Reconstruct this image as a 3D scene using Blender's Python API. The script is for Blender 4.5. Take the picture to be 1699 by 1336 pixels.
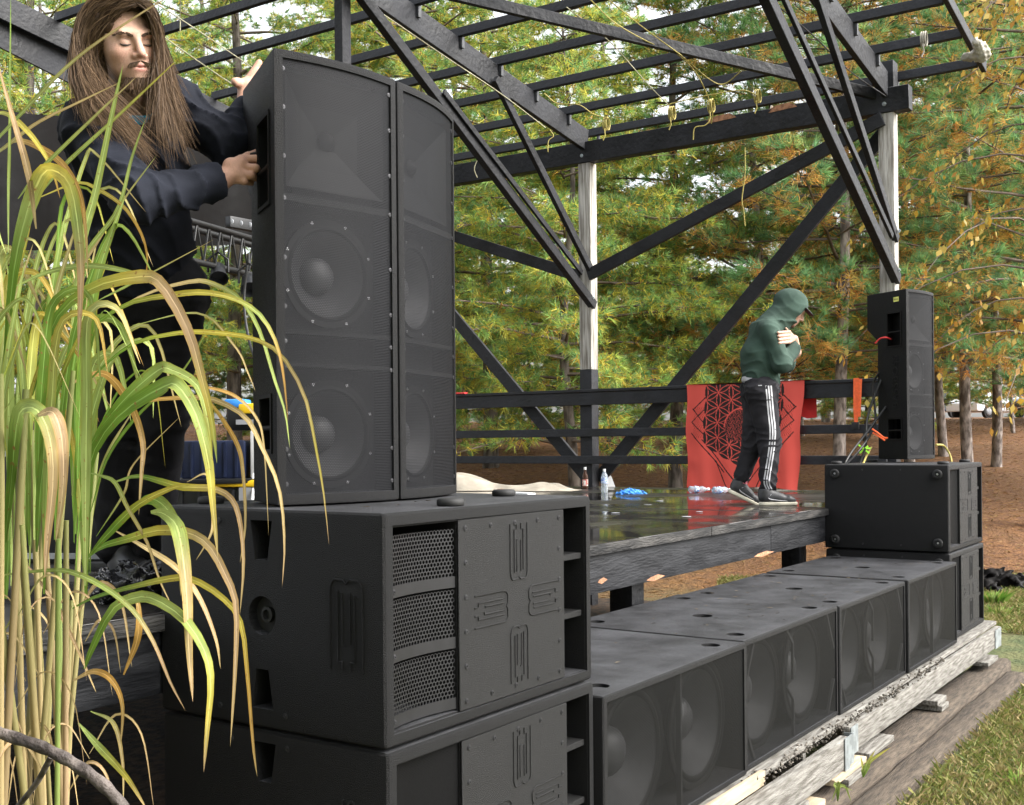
import bpy, bmesh, math, random
import numpy as np
from mathutils import Vector, Matrix
random.seed(7); np.random.seed(7)
RNG = np.random.default_rng(11)
for o in list(bpy.data.objects): bpy.data.objects.remove(o)
scene = bpy.context.scene
COL = scene.collection

# ------------------------------------------------------------------ camera
YAW = math.radians(34.0)          # angle between the view axis and the stage front (world +X)
ROLL = math.radians(0.5)
CZ = 1.80                         # eye height above the lawn
FPX, PPX, PPY = 1900.0, 849.5, 735.0
FW = Vector((math.cos(YAW), math.sin(YAW), 0)); RT = Vector((math.sin(YAW), -math.cos(YAW), 0)); UP = Vector((0, 0, 1))
cam_d = bpy.data.cameras.new('camera'); cam = bpy.data.objects.new('camera', cam_d); COL.objects.link(cam)
cam_d.sensor_fit = 'HORIZONTAL'; cam_d.sensor_width = 36.0; cam_d.lens = FPX / 1699 * 36.0
cam_d.shift_y = (PPY - 668) / 1699.0
cam_d.clip_start = 0.05; cam_d.clip_end = 2000
cam.matrix_world = Matrix.Translation((0, 0, CZ)) @ Matrix.Rotation(YAW - math.pi / 2, 4, 'Z') @ Matrix.Rotation(math.pi / 2, 4, 'X') @ Matrix.Rotation(-ROLL, 4, 'Z')
scene.camera = cam
# ------------------------------------------------------------------ sky, sun, exposure
SUN_EL = math.radians(43); SUN_AZ = math.radians(160)      # azimuth clockwise from +Y
world = bpy.data.worlds.new('World'); scene.world = world; world.use_nodes = True
wn = world.node_tree; wn.nodes.clear()
sky = wn.nodes.new('ShaderNodeTexSky'); sky.sky_type = 'NISHITA'; sky.sun_disc = False
sky.sun_elevation = SUN_EL; sky.sun_rotation = SUN_AZ; sky.air_density = 1.0; sky.dust_density = 4.0; sky.ozone_density = 1.0
hs = wn.nodes.new('ShaderNodeHueSaturation'); hs.inputs['Saturation'].default_value = 0.22
bg = wn.nodes.new('ShaderNodeBackground'); bg.inputs['Strength'].default_value = 0.15
wo = wn.nodes.new('ShaderNodeOutputWorld')
wn.links.new(sky.outputs[0], hs.inputs['Color']); wn.links.new(hs.outputs[0], bg.inputs['Color']); wn.links.new(bg.outputs[0], wo.inputs[0])
sun_d = bpy.data.lights.new('sun', 'SUN'); sun_d.energy = 1.3; sun_d.angle = math.radians(50); sun_d.color = (1.0, 0.96, 0.9)
sun = bpy.data.objects.new('sun', sun_d); COL.objects.link(sun)
sdir = Vector((math.sin(SUN_AZ) * math.cos(SUN_EL), math.cos(SUN_AZ) * math.cos(SUN_EL), math.sin(SUN_EL)))
sun.rotation_euler = sdir.to_track_quat('Z', 'Y').to_euler(); sun.location = (0, 0, 30)
vs = scene.view_settings; vs.view_transform = 'Standard'; vs.look = 'None'; vs.gamma = 1.0; vs.use_curve_mapping = False
vs.exposure = 1.95

cy = scene.cycles; cy.max_bounces = 6; cy.diffuse_bounces = 4; cy.glossy_bounces = 3; cy.transmission_bounces = 4; cy.transparent_max_bounces = 6
# ------------------------------------------------------------------ helpers
def P(px, py, d):
    """world point seen at photo pixel (px,py) at view depth d metres"""
    u = (px - PPX) / FPX; v = (PPY - py) / FPX
    lat = u * math.cos(ROLL) + v * math.sin(ROLL); upv = -u * math.sin(ROLL) + v * math.cos(ROLL)
    return FW * d + RT * (lat * d) + Vector((0, 0, CZ + upv * d))
OFF = {}
def tag(o, label=None, cat=None, group=None, kind=None):
    if label: o['label'] = label
    if cat: o['category'] = cat
    if group: o['group'] = group
    if kind: o['kind'] = kind
    return o
def empty(name, loc=(0, 0, 0), label=None, cat=None, group=None):
    o = bpy.data.objects.new(name, None); COL.objects.link(o); o.location = loc; o.empty_display_size = 0.2
    OFF[o.name] = Vector(loc); return tag(o, label, cat, group)
def off_of(parent): return OFF.get(parent.name, Vector((0, 0, 0))) if parent else Vector((0, 0, 0))
def link_mesh(name, me, mat=None, parent=None, smooth=False):
    o = bpy.data.objects.new(name, me); COL.objects.link(o)
    if mat: me.materials.append(mat)
    if parent:
        o.parent = parent; OFF[o.name] = off_of(parent)
    if smooth: me.polygons.foreach_set('use_smooth', [True] * len(me.polygons))
    return o
def npmesh(name, V, F, mat=None, parent=None, col=None, smooth=False, uv=None):
    """V (n,3); F (m,k) int array of equal-size faces; col (n,3) linear colours per vertex; uv per vertex"""
    V = np.asarray(V, dtype=np.float32); F = np.asarray(F, dtype=np.int32)
    of = np.array(off_of(parent), dtype=np.float32); V = V - of
    me = bpy.data.meshes.new(name); k = F.shape[1]; m = F.shape[0]
    me.vertices.add(len(V)); me.vertices.foreach_set('co', V.ravel())
    me.loops.add(m * k); me.loops.foreach_set('vertex_index', F.ravel())
    me.polygons.add(m); me.polygons.foreach_set('loop_start', np.arange(0, m * k, k, dtype=np.int32))
    if uv is not None:
        l = me.uv_layers.new(name='UVMap'); l.data.foreach_set('uv', np.asarray(uv, dtype=np.float32)[F.ravel()].ravel())
    if col is not None:
        a = me.color_attributes.new('Col', 'FLOAT_COLOR', 'POINT')
        c = np.ones((len(V), 4), dtype=np.float32); c[:, :3] = col; a.data.foreach_set('color', c.ravel())
    me.update(calc_edges=True); me.validate()
    return link_mesh(name, me, mat, parent, smooth)

class MB:
    """collects shapes; build() links them as one mesh object"""
    def __init__(s): s.v = []; s.f = []
    def add(s, vs_, fs):
        n = len(s.v); s.v += [Vector(v) for v in vs_]; s.f += [tuple(i + n for i in f) for f in fs]; return s
    def box(s, lo, hi):
        x0, y0, z0 = lo; x1, y1, z1 = hi
        return s.add([(x0,y0,z0),(x1,y0,z0),(x1,y1,z0),(x0,y1,z0),(x0,y0,z1),(x1,y0,z1),(x1,y1,z1),(x0,y1,z1)],
                     [(0,3,2,1),(4,5,6,7),(0,1,5,4),(1,2,6,5),(2,3,7,6),(3,0,4,7)])
    def beam(s, p0, p1, w, h, up=(0, 0, 1), skew=0):
        p0 = Vector(p0); p1 = Vector(p1); t = (p1 - p0).normalized(); up = Vector(up)
        sd = t.cross(up)
        if sd.length < 1e-4: sd = t.cross(Vector((0, 1, 0)))
        sd.normalize(); u = sd.cross(t).normalized(); vs_ = []
        for p in (p0, p1):
            for a, b in ((-1, -1), (1, -1), (1, 1), (-1, 1)): vs_.append(p + sd * (a * w / 2) + u * (b * h / 2))
        return s.add(vs_, [(0,1,2,3),(7,6,5,4),(0,4,5,1),(1,5,6,2),(2,6,7,3),(3,7,4,0)])
    def tube(s, path, r, n=8, cap=True):
        path = [Vector(p) for p in path]; m = len(path)
        rs = r if isinstance(r, (list, tuple)) else [r] * m
        vs_ = []; ref = None
        for i, p in enumerate(path):
            t = (path[min(i + 1, m - 1)] - path[max(i - 1, 0)]).normalized()
            if ref is None:
                ref = t.orthogonal().normalized()
            ref = (ref - t * ref.dot(t)); ref = ref.normalized() if ref.length > 1e-5 else t.orthogonal().normalized()
            b = t.cross(ref)
            for k in range(n):
                a = 2 * math.pi * k / n; vs_.append(p + (ref * math.cos(a) + b * math.sin(a)) * rs[i])
        fs = []
        for i in range(m - 1):
            for k in range(n):
                a = i * n + k; b2 = i * n + (k + 1) % n; fs.append((a, b2, b2 + n, a + n))
        if cap: fs += [tuple(range(n - 1, -1, -1)), tuple((m - 1) * n + k for k in range(n))]
        return s.add(vs_, fs)
    def lathe(s, prof, origin=(0, 0, 0), axis=(0, 0, 1), n=24, cap=True):
        """prof list of (r, h) along axis"""
        ax = Vector(axis).normalized(); e1 = ax.orthogonal().normalized(); e2 = ax.cross(e1); o = Vector(origin); vs_ = []
        for r, h in prof:
            for k in range(n):
                a = 2 * math.pi * k / n; vs_.append(o + ax * h + (e1 * math.cos(a) + e2 * math.sin(a)) * max(r, 1e-4))
        fs = []
        for i in range(len(prof) - 1):
            for k in range(n):
                a = i * n + k; b = i * n + (k + 1) % n; fs.append((a, b, b + n, a + n))
        if cap: fs += [tuple(range(n - 1, -1, -1)), tuple((len(prof) - 1) * n + k for k in range(n))]
        return s.add(vs_, fs)
    def prism(s, poly, ext):
        """poly list of 3-D points (planar), extruded by vector ext"""
        poly = [Vector(p) for p in poly]; ext = Vector(ext); n = len(poly)
        return s.add(poly + [p + ext for p in poly], [tuple(range(n - 1, -1, -1)), tuple(range(n, 2 * n))] + [(i, (i + 1) % n, n + (i + 1) % n, n + i) for i in range(n)])
    def build(s, name, mat=None, parent=None, smooth=False, bevel=0, seg=2, rawlocal=False):
        of = Vector((0, 0, 0)) if rawlocal else off_of(parent)
        me = bpy.data.meshes.new(name); me.from_pydata([tuple(v - of) for v in s.v], [], s.f); me.update()
        bm = bmesh.new(); bm.from_mesh(me); bmesh.ops.recalc_face_normals(bm, faces=bm.faces)
        if bevel > 0:
            ed = [e for e in bm.edges if len(e.link_faces) == 2 and e.calc_face_angle(0) > 0.5]
            bmesh.ops.bevel(bm, geom=ed, offset=bevel, segments=seg, affect='EDGES', profile=0.6)
        bm.to_mesh(me); bm.free()
        o = link_mesh(name, me, mat, parent)
        if smooth or bevel > 0: smooth_by_angle(me, 40 if not smooth else 60)
        return o
def smooth_by_angle(me, deg):
    me.polygons.foreach_set('use_smooth', [True] * len(me.polygons))
    try: me.set_sharp_from_angle(angle=math.radians(deg))
    except Exception: pass
def cut(o, cutter_mb):
    """boolean difference, applied"""
    c = cutter_mb.build('cutter', None, None); c.location = (0, 0, 0)
    mats = list(o.data.materials); pm_ = o.matrix_basis.copy()
    m = o.modifiers.new('b', 'BOOLEAN'); m.operation = 'DIFFERENCE'; m.solver = 'EXACT'; m.object = c; m.use_self = True
    dg = bpy.context.evaluated_depsgraph_get(); dg.update()
    me = bpy.data.meshes.new_from_object(o.evaluated_get(dg)); o.modifiers.clear()
    old = o.data; o.data = me; me.name = old.name
    me.materials.clear()
    for q in mats: me.materials.append(q)
    bpy.data.objects.remove(c); smooth_by_angle(me, 35)
    return o
def copy_tree(o, parent=None):
    c = o.copy(); COL.objects.link(c); c.parent = parent
    for ch in list(o.children): copy_tree(ch, c)
    return c
def catmull(pts, n):
    p = [Vector(q) for q in pts]; p = [p[0] * 2 - p[1]] + p + [p[-1] * 2 - p[-2]]; out = []
    m = len(p) - 3
    for i in range(n):
        u = i / (n - 1) * m; k = min(int(u), m - 1); t = u - k
        a, b, c, d = p[k:k + 4]
        out.append(0.5 * ((2 * b) + (c - a) * t + (2 * a - 5 * b + 4 * c - d) * t * t + (3 * b - a - 3 * c + d) * t ** 3))
    return out

# ------------------------------------------------------------------ materials
def pm(name, base, rough=0.6, var=0.15, scale=6.0, bump=0.0, bscale=80.0, metal=0.0, col2=None, lo=0.4, hi=0.6, stretch=None, spec=0.5, rvar=0.0, coat=0.0, detail=6.0):
    m = bpy.data.materials.new(name); m.use_nodes = True; nt = m.node_tree; N = nt.nodes; L = nt.links
    b = N['Principled BSDF']; b.inputs['Roughness'].default_value = rough; b.inputs['Metallic'].default_value = metal
    b.inputs['Specular IOR Level'].default_value = spec; b.inputs['Coat Weight'].default_value = coat
    tc = N.new('ShaderNodeTexCoord'); mp = N.new('ShaderNodeMapping'); L.new(tc.outputs['Object'], mp.inputs[0])
    if stretch: mp.inputs['Scale'].default_value = stretch
    n1 = N.new('ShaderNodeTexNoise'); n1.inputs['Scale'].default_value = scale; n1.inputs['Detail'].default_value = detail; L.new(mp.outputs[0], n1.inputs['Vector'])
    rmp = N.new('ShaderNodeMapRange'); rmp.inputs['From Min'].default_value = lo; rmp.inputs['From Max'].default_value = hi; L.new(n1.outputs['Fac'], rmp.inputs['Value'])
    mix = N.new('ShaderNodeMix'); mix.data_type = 'RGBA'
    c1 = [c * (1 - var) for c in base]; c2 = list(col2) if col2 else [min(1, c * (1 + var)) for c in base]
    mix.inputs['A'].default_value = (*c1, 1); mix.inputs['B'].default_value = (*c2, 1)
    L.new(rmp.outputs[0], mix.inputs['Factor']); L.new(mix.outputs['Result'], b.inputs['Base Color'])
    if rvar:
        r2 = N.new('ShaderNodeMapRange'); r2.inputs['To Min'].default_value = max(0.02, rough - rvar); r2.inputs['To Max'].default_value = min(1, rough + rvar)
        r2.inputs['From Min'].default_value = lo; r2.inputs['From Max'].default_value = hi
        L.new(n1.outputs['Fac'], r2.inputs['Value']); L.new(r2.outputs[0], b.inputs['Roughness'])
    if bump:
        n2 = N.new('ShaderNodeTexNoise'); n2.inputs['Scale'].default_value = bscale; n2.inputs['Detail'].default_value = 4; L.new(mp.outputs[0], n2.inputs['Vector'])
        bp = N.new('ShaderNodeBump'); bp.inputs['Strength'].default_value = bump; bp.inputs['Distance'].default_value = 0.01
        L.new(n2.outputs['Fac'], bp.inputs['Height']); L.new(bp.outputs[0], b.inputs['Normal'])
    return m
def vcol(name, rough=0.6, transl=0.0, bump=0.0, bscale=60, sss=0.0, spec=0.3, sheen=0.0):
    """colour comes from the mesh's own colour attribute (leaf, skin and print colours)"""
    m = bpy.data.materials.new(name); m.use_nodes = True; nt = m.node_tree; N = nt.nodes; L = nt.links
    b = N['Principled BSDF']; b.inputs['Roughness'].default_value = rough; b.inputs['Specular IOR Level'].default_value = spec
    a = N.new('ShaderNodeAttribute'); a.attribute_name = 'Col'; L.new(a.outputs['Color'], b.inputs['Base Color'])
    if sss: b.inputs['Subsurface Weight'].default_value = sss; b.inputs['Subsurface Radius'].default_value = (0.012, 0.005, 0.003)
    if sheen: b.inputs['Sheen Weight'].default_value = sheen
    if bump:
        tc = N.new('ShaderNodeTexCoord'); n2 = N.new('ShaderNodeTexNoise'); n2.inputs['Scale'].default_value = bscale; L.new(tc.outputs['Object'], n2.inputs['Vector'])
        bp = N.new('ShaderNodeBump'); bp.inputs['Strength'].default_value = bump; bp.inputs['Distance'].default_value = 0.005
        L.new(n2.outputs['Fac'], bp.inputs['Height']); L.new(bp.outputs[0], b.inputs['Normal'])
    if transl:
        t = N.new('ShaderNodeBsdfTranslucent'); L.new(a.outputs['Color'], t.inputs['Color']); mx = N.new('ShaderNodeMixShader'); mx.inputs[0].default_value = transl
        L.new(b.outputs[0], mx.inputs[1]); L.new(t.outputs[0], mx.inputs[2]); L.new(mx.outputs[0], N['Material Output'].inputs['Surface'])
    return m
def grille_mat(name, pitch, hole=0.40, base=(0.06, 0.06, 0.065), rough=0.55):
    """perforated steel sheet: hexagonal rows of round holes, from the UV map in metres"""
    m = bpy.data.materials.new(name); m.use_nodes = True; nt = m.node_tree; N = nt.nodes; L = nt.links
    b = N['Principled BSDF']; b.inputs['Base Color'].default_value = (*base, 1); b.inputs['Roughness'].default_value = rough; b.inputs['Metallic'].default_value = 0.1; b.inputs['Specular IOR Level'].default_value = 0.22
    uv = N.new('ShaderNodeUVMap'); s3 = math.sqrt(3)
    def vm(op, a, v=None):
        n = N.new('ShaderNodeVectorMath'); n.operation = op; L.new(a, n.inputs[0])
        if v is not None: n.inputs[1].default_value = v
        return n
    sc = vm('MULTIPLY', uv.outputs[0], (1 / pitch, 1 / (pitch * s3), 0)); ds = []
    for o_ in (0, 0.5):
        ad = vm('ADD', sc.outputs[0], (o_, o_, 0)); fr = vm('FRACTION', ad.outputs[0]); su = vm('SUBTRACT', fr.outputs[0], (0.5, 0.5, 0))
        mu = vm('MULTIPLY', su.outputs[0], (1, s3, 0)); ln = vm('LENGTH', mu.outputs[0]); ds.append(ln.outputs['Value'])
    mn = N.new('ShaderNodeMath'); mn.operation = 'MINIMUM'; L.new(ds[0], mn.inputs[0]); L.new(ds[1], mn.inputs[1])
    lt = N.new('ShaderNodeMath'); lt.operation = 'LESS_THAN'; L.new(mn.outputs[0], lt.inputs[0]); lt.inputs[1].default_value = hole
    tr = N.new('ShaderNodeBsdfTransparent'); mx = N.new('ShaderNodeMixShader')
    L.new(lt.outputs[0], mx.inputs[0]); L.new(b.outputs[0], mx.inputs[1]); L.new(tr.outputs[0], mx.inputs[2]); L.new(mx.outputs[0], N['Material Output'].inputs['Surface'])
    return m

def dust_sheen_top(m):
    """patchy grey dust plus wet sky sheen put into the colour of upward faces"""
    nt = m.node_tree; N = nt.nodes; L = nt.links; b = N['Principled BSDF']; src = b.inputs['Base Color'].links[0].from_socket
    g = N.new('ShaderNodeNewGeometry'); sp = N.new('ShaderNodeSeparateXYZ'); L.new(g.outputs['True Normal'], sp.inputs[0]); tc = N.new('ShaderNodeTexCoord')
    n = N.new('ShaderNodeTexNoise'); n.inputs['Scale'].default_value = 4.5; n.inputs['Detail'].default_value = 8; n.inputs['Roughness'].default_value = .65; L.new(tc.outputs['Object'], n.inputs['Vector'])
    r = N.new('ShaderNodeMapRange'); r.inputs['From Min'].default_value = .35; r.inputs['From Max'].default_value = .68; r.inputs['To Min'].default_value = .25; L.new(n.outputs['Fac'], r.inputs['Value'])
    r2 = N.new('ShaderNodeMapRange'); r2.inputs['From Min'].default_value = .8; r2.inputs['From Max'].default_value = .98; L.new(sp.outputs['Z'], r2.inputs['Value'])
    mu = N.new('ShaderNodeMath'); mu.operation = 'MULTIPLY'; L.new(r.outputs[0], mu.inputs[0]); L.new(r2.outputs[0], mu.inputs[1])
    mx = N.new('ShaderNodeMix'); mx.data_type = 'RGBA'; L.new(mu.outputs[0], mx.inputs['Factor']); L.new(src, mx.inputs['A']); mx.inputs['B'].default_value = (.058, .059, .064, 1); L.new(mx.outputs['Result'], b.inputs['Base Color'])  # one pale grey serves as dust and as painted sky sheen on tops
M = {}
M['cab'] = pm('cabinet_coating', (0.0040, 0.0040, 0.0043), 0.52, 0.6, 330, bump=0.7, bscale=420, lo=0.35, hi=0.65, rvar=0.10, spec=.25, detail=2)
dust_sheen_top(M['cab'])
M['cab_top'] = M['cab']
M['plate'] = pm('plate_coating', (0.0078, 0.0078, 0.0078), 0.50, 0.6, 330, bump=0.7, bscale=420, lo=0.35, hi=0.65, spec=.30, detail=2)
M['rubber'] = pm('black_rubber', (0.008, 0.008, 0.008), 0.7, 0.2, 30)
M['bolt'] = pm('dark_steel', (0.035, 0.035, 0.038), 0.4, 0.2, 50, metal=0.5)
M['steel'] = pm('bright_steel', (0.45, 0.46, 0.47), 0.35, 0.2, 30, metal=0.9)
M['galv'] = pm('galvanised_steel', (0.33, 0.36, 0.37), 0.45, 0.2, 25, metal=0.6)
M['cone'] = pm('paper_cone', (0.026, 0.026, 0.028), 0.65, 0.15, 20)
M['surround'] = pm('driver_surround', (0.004, 0.004, 0.004), 0.6, 0.2, 30, spec=.2)
M['horn'] = pm('horn_plastic', (0.005, 0.005, 0.005), 0.6, 0.2, 10, spec=.2)
M['g_tower'] = grille_mat('tower_grille', 0.0056, 0.33, base=(0.0068, 0.0072, 0.0090))
M['g_sub'] = grille_mat('sub_grille', 0.0062, 0.32, base=(0.0050, 0.0052, 0.0055))
M['g_fine'] = grille_mat('fine_grille', 0.0048, 0.36, base=(0.006, 0.006, 0.0065))
M['hexmesh'] = pm('hex_mesh_steel', (0.016, 0.016, 0.0175), 0.42, 0.1, 20, metal=0.3)
M['pblack'] = pm('black_painted_timber', (0.0095, 0.0100, 0.0125), 0.6, 0.35, 3.0, bump=0.8, bscale=22, col2=(0.020, 0.021, 0.025), rvar=0.1, spec=.35)
M['fascia'] = pm('worn_black_paint', (0.0095, 0.0102, 0.0125), 0.65, 0.3, 7.0, bump=0.5, bscale=30, col2=(0.024, 0.025, 0.028), lo=0.42, hi=0.72, rvar=0.1, stretch=(.5, 1, 3.0), spec=.3)
M['edgewood'] = pm('worn_deck_edge', (0.022, 0.022, 0.022), 0.75, 0.4, 8.0, bump=1.0, bscale=40, col2=(0.075, 0.071, 0.066), lo=0.42, hi=0.75, stretch=(.5, 1, 3), spec=.3)
M['rawwood'] = pm('raw_split_wood', (0.35, 0.17, 0.09), 0.8, 0.3, 20, bump=0.5)
M['post'] = pm('weathered_grey_post', (0.25, 0.225, 0.19), 0.8, 0.25, 4, bump=0.6, bscale=14, col2=(0.52, 0.50, 0.46), lo=0.35, hi=0.65, stretch=(9, 9, 0.7))
M['plat'] = pm('weathered_grey_board', (0.13, 0.115, 0.095), 0.85, 0.35, 9, bump=0.8, bscale=40, col2=(0.25, 0.24, 0.215), lo=0.35, hi=0.65, stretch=(0.8, 8, 8))
M['tie'] = pm('old_landscape_timber', (0.048, 0.034, 0.022), 0.9, 0.35, 11, bump=1.0, bscale=34, col2=(0.105, 0.080, 0.055), lo=0.35, hi=0.7, stretch=(0.7, 6, 6))
M['newwood'] = pm('pale_new_wood', (0.36, 0.285, 0.19), 0.75, 0.2, 6, bump=0.3, bscale=30, stretch=(0.8, 8, 8))
M['bark_w'] = pm('dark_pine_bark', (0.085, 0.068, 0.055), 0.95, 0.4, 7, bump=1.0, bscale=11, col2=(0.16, 0.135, 0.115), stretch=(1.6, 1.6, 0.5))
M['bark_r'] = pm('scaly_pine_bark', (0.17, 0.135, 0.115), 0.95, 0.4, 8, bump=1.0, bscale=12, col2=(0.36, 0.31, 0.28), stretch=(1.6, 1.6, 0.6))
M['twig'] = pm('pine_twig', (0.13, 0.098, 0.075), 0.9, 0.3, 5)
M['needle'] = vcol('pine_needles', 0.55, 0.48)
M['leaf'] = vcol('grass_leaf', 0.5, 0.35, spec=0.3)
def blade_mat():
    m = vcol('long_grass_blade', 0.65, 0.35, spec=0.18); nt = m.node_tree; N = nt.nodes; L = nt.links; at = [n for n in N if n.type == 'ATTRIBUTE'][0]
    uv = N.new('ShaderNodeUVMap'); mp = N.new('ShaderNodeMapping'); mp.inputs['Scale'].default_value = (900, 14, 1); L.new(uv.outputs[0], mp.inputs[0])
    n1 = N.new('ShaderNodeTexNoise'); n1.inputs['Scale'].default_value = 1.0; n1.inputs['Detail'].default_value = 3; L.new(mp.outputs[0], n1.inputs['Vector'])
    n2 = N.new('ShaderNodeTexNoise'); n2.inputs['Scale'].default_value = 90; n2.inputs['Detail'].default_value = 5; L.new(uv.outputs[0], n2.inputs['Vector'])
    r1 = N.new('ShaderNodeMapRange'); r1.inputs['From Min'].default_value = .3; r1.inputs['From Max'].default_value = .7; r1.inputs['To Min'].default_value = .72; r1.inputs['To Max'].default_value = 1.22; L.new(n1.outputs['Fac'], r1.inputs['Value'])
    mul = N.new('ShaderNodeVectorMath'); mul.operation = 'SCALE'; L.new(at.outputs['Color'], mul.inputs[0]); L.new(r1.outputs[0], mul.inputs['Scale'])
    r2 = N.new('ShaderNodeMapRange'); r2.inputs['From Min'].default_value = .62; r2.inputs['From Max'].default_value = .72; L.new(n2.outputs['Fac'], r2.inputs['Value'])
    mx = N.new('ShaderNodeMix'); mx.data_type = 'RGBA'; L.new(r2.outputs[0], mx.inputs['Factor']); L.new(mul.outputs[0], mx.inputs['A']); mx.inputs['B'].default_value = (.20, .10, .035, 1)
    for n in N:
        if n.type == 'BSDF_PRINCIPLED': L.new(mx.outputs['Result'], n.inputs['Base Color'])
        if n.type == 'BSDF_TRANSLUCENT': L.new(mx.outputs['Result'], n.inputs['Color'])
    return m
M['blade'] = blade_mat()
M['lawn'] = vcol('lawn_blade', 0.6, 0.3)
M['yellowrope'] = pm('yellow_rope', (0.40, 0.33, 0.09), 0.7, 0.15, 60)
M['paleline'] = pm('pale_cord', (0.36, 0.34, 0.22), 0.7, 0.15, 60)
M['whitecloth'] = pm('white_cloth', (0.40, 0.375, 0.32), 0.9, 0.15, 12, bump=0.3)
M['tarp'] = pm('beige_canvas', (0.36, 0.32, 0.255), 0.9, 0.2, 4, bump=0.3, bscale=20)
M['blacktarp'] = pm('black_sheeting', (0.0026, 0.0021, 0.0020), 0.6, 0.35, 2, bump=0.8, bscale=5, rvar=0.1, spec=.12)
M['plasticbag'] = pm('glossy_black_plastic', (0.008, 0.008, 0.009), 0.2, 0.2, 6, bump=1.0, bscale=18)
M['cable'] = pm('black_cable', (0.006, 0.006, 0.006), 0.5, 0.2, 30)
M['orange'] = pm('orange_webbing', (0.85, 0.13, 0.03), 0.6, 0.1, 40)
M['redstrap'] = pm('red_webbing', (0.65, 0.04, 0.04), 0.6, 0.1, 40)
M['neon'] = pm('neon_green_tape', (0.35, 0.80, 0.05), 0.5, 0.1, 30)
M['yelplastic'] = pm('yellow_plastic', (0.80, 0.52, 0.02), 0.4, 0.08, 20)
M['greybin'] = pm('dark_grey_plastic', (0.028, 0.030, 0.034), 0.45, 0.15, 12)
M['lightgrey'] = pm('light_grey_plastic', (0.30, 0.31, 0.33), 0.45, 0.1, 12)
M['white'] = pm('white_plastic', (0.78, 0.78, 0.78), 0.4, 0.05, 12)
M['blue'] = pm('blue_nitrile', (0.05, 0.27, 0.75), 0.4, 0.15, 14)
M['bluecord'] = pm('blue_basket', (0.006, 0.012, 0.040), 0.5, 0.15, 14)
M['green'] = pm('green_cord', (0.02, 0.32, 0.14), 0.5, 0.15, 14)
M['amp'] = pm('rack_face', (0.010, 0.0105, 0.012), 0.4, 0.15, 10)
# ------------------------------------------------------------------ terrain
def dep(x, y): return x * FW.x + y * FW.y
def sstep(t): t = np.clip(t, 0, 1); return t * t * (3 - 2 * t)
def hgt(x, y):
    d = np.asarray(x) * FW.x + np.asarray(y) * FW.y; l = np.asarray(x) * RT.x + np.asarray(y) * RT.y
    t = np.maximum(0, d - 12.5)
    rise = np.where(t < 26, 0.094 * t * sstep(t / 6), 0.094 * 26 + 0.02 * (t - 26))
    rise = np.minimum(rise, 3.2)
    return rise + 0.05 * np.sin(x * 0.9 + 1) * np.sin(y * 1.1) * np.clip((d - 10) / 6, 0, 1)
def build_ground():
    a = np.concatenate([np.linspace(-600, -30, 14), np.linspace(-24, 60, 170), np.linspace(70, 700, 16)])
    b = np.concatenate([np.linspace(-600, -34, 14), np.linspace(-28, 34, 125), np.linspace(42, 600, 14)])
    D, Lt = np.meshgrid(a, b, indexing='ij'); X = D * FW.x + Lt * RT.x; Y = D * FW.y + Lt * RT.y
    Z = hgt(X, Y); V = np.stack([X, Y, Z], -1).reshape(-1, 3); n, m = D.shape
    i = np.arange(n - 1)[:, None] * m + np.arange(m - 1)[None]; i = i.ravel()
    F = np.stack([i, i + m, i + m + 1, i + 1], 1)
    mt = bpy.data.materials.new('ground_soil'); mt.use_nodes = True; nt = mt.node_tree; N = nt.nodes; L = nt.links; bs = N['Principled BSDF']; bs.inputs['Roughness'].default_value = 0.95
    tc = N.new('ShaderNodeTexCoord')
    def noise(s, det=6):
        q = N.new('ShaderNodeTexNoise'); q.inputs['Scale'].default_value = s; q.inputs['Detail'].default_value = det; L.new(tc.outputs['Object'], q.inputs['Vector']); return q.outputs['Fac']
    def mixc(f, A, B):
        q = N.new('ShaderNodeMix'); q.data_type = 'RGBA'; L.new(f, q.inputs['Factor'])
        for s_, c in (('A', A), ('B', B)):
            if isinstance(c, tuple): q.inputs[s_].default_value = (*c, 1)
            else: L.new(c, q.inputs[s_])
        return q.outputs['Result']
    def ramp(f, lo, hi):
        q = N.new('ShaderNodeMapRange'); q.inputs['From Min'].default_value = lo; q.inputs['From Max'].default_value = hi; q.interpolation_type = 'SMOOTHSTEP'; L.new(f, q.inputs['Value']); return q.outputs[0]
    straw = mixc(ramp(noise(9), 0.35, 0.65), (0.088, 0.034, 0.010), (0.185, 0.082, 0.024))
    straw = mixc(ramp(noise(0.8, 3), 0.45, 0.7), straw, (0.125, 0.058, 0.020))
    grass = mixc(ramp(noise(3.5), 0.35, 0.65), (0.045, 0.065, 0.016), (0.095, 0.10, 0.032))
    grass = mixc(ramp(noise(0.7, 5), 0.45, 0.66), grass, (0.125, 0.09, 0.042))
    # straw under the pines, lawn in front: split by distance into the wood, edge broken by noise
    dt = N.new('ShaderNodeVectorMath'); dt.operation = 'DOT_PRODUCT'; L.new(tc.outputs['Object'], dt.inputs[0]); dt.inputs[1].default_value = (FW.x, FW.y, 0)
    ad = N.new('ShaderNodeMath'); ad.operation = 'MULTIPLY_ADD'; L.new(noise(0.5, 4), ad.inputs[0]); ad.inputs[1].default_value = 7.0; L.new(dt.outputs['Value'], ad.inputs[2])
    f = ramp(ad.outputs[0], 14.5, 19.0)
    L.new(mixc(f, grass, straw), bs.inputs['Base Color'])
    bp = N.new('ShaderNodeBump'); bp.inputs['Strength'].default_value = 0.8; bp.inputs['Distance'].default_value = 0.06; L.new(noise(26, 8), bp.inputs['Height']); L.new(bp.outputs[0], bs.inputs['Normal'])
    o = npmesh('ground', V, F, mt, smooth=True); tag(o, 'lawn in front turning to brown pine straw under the trees', None, None, 'structure'); return o
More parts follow.
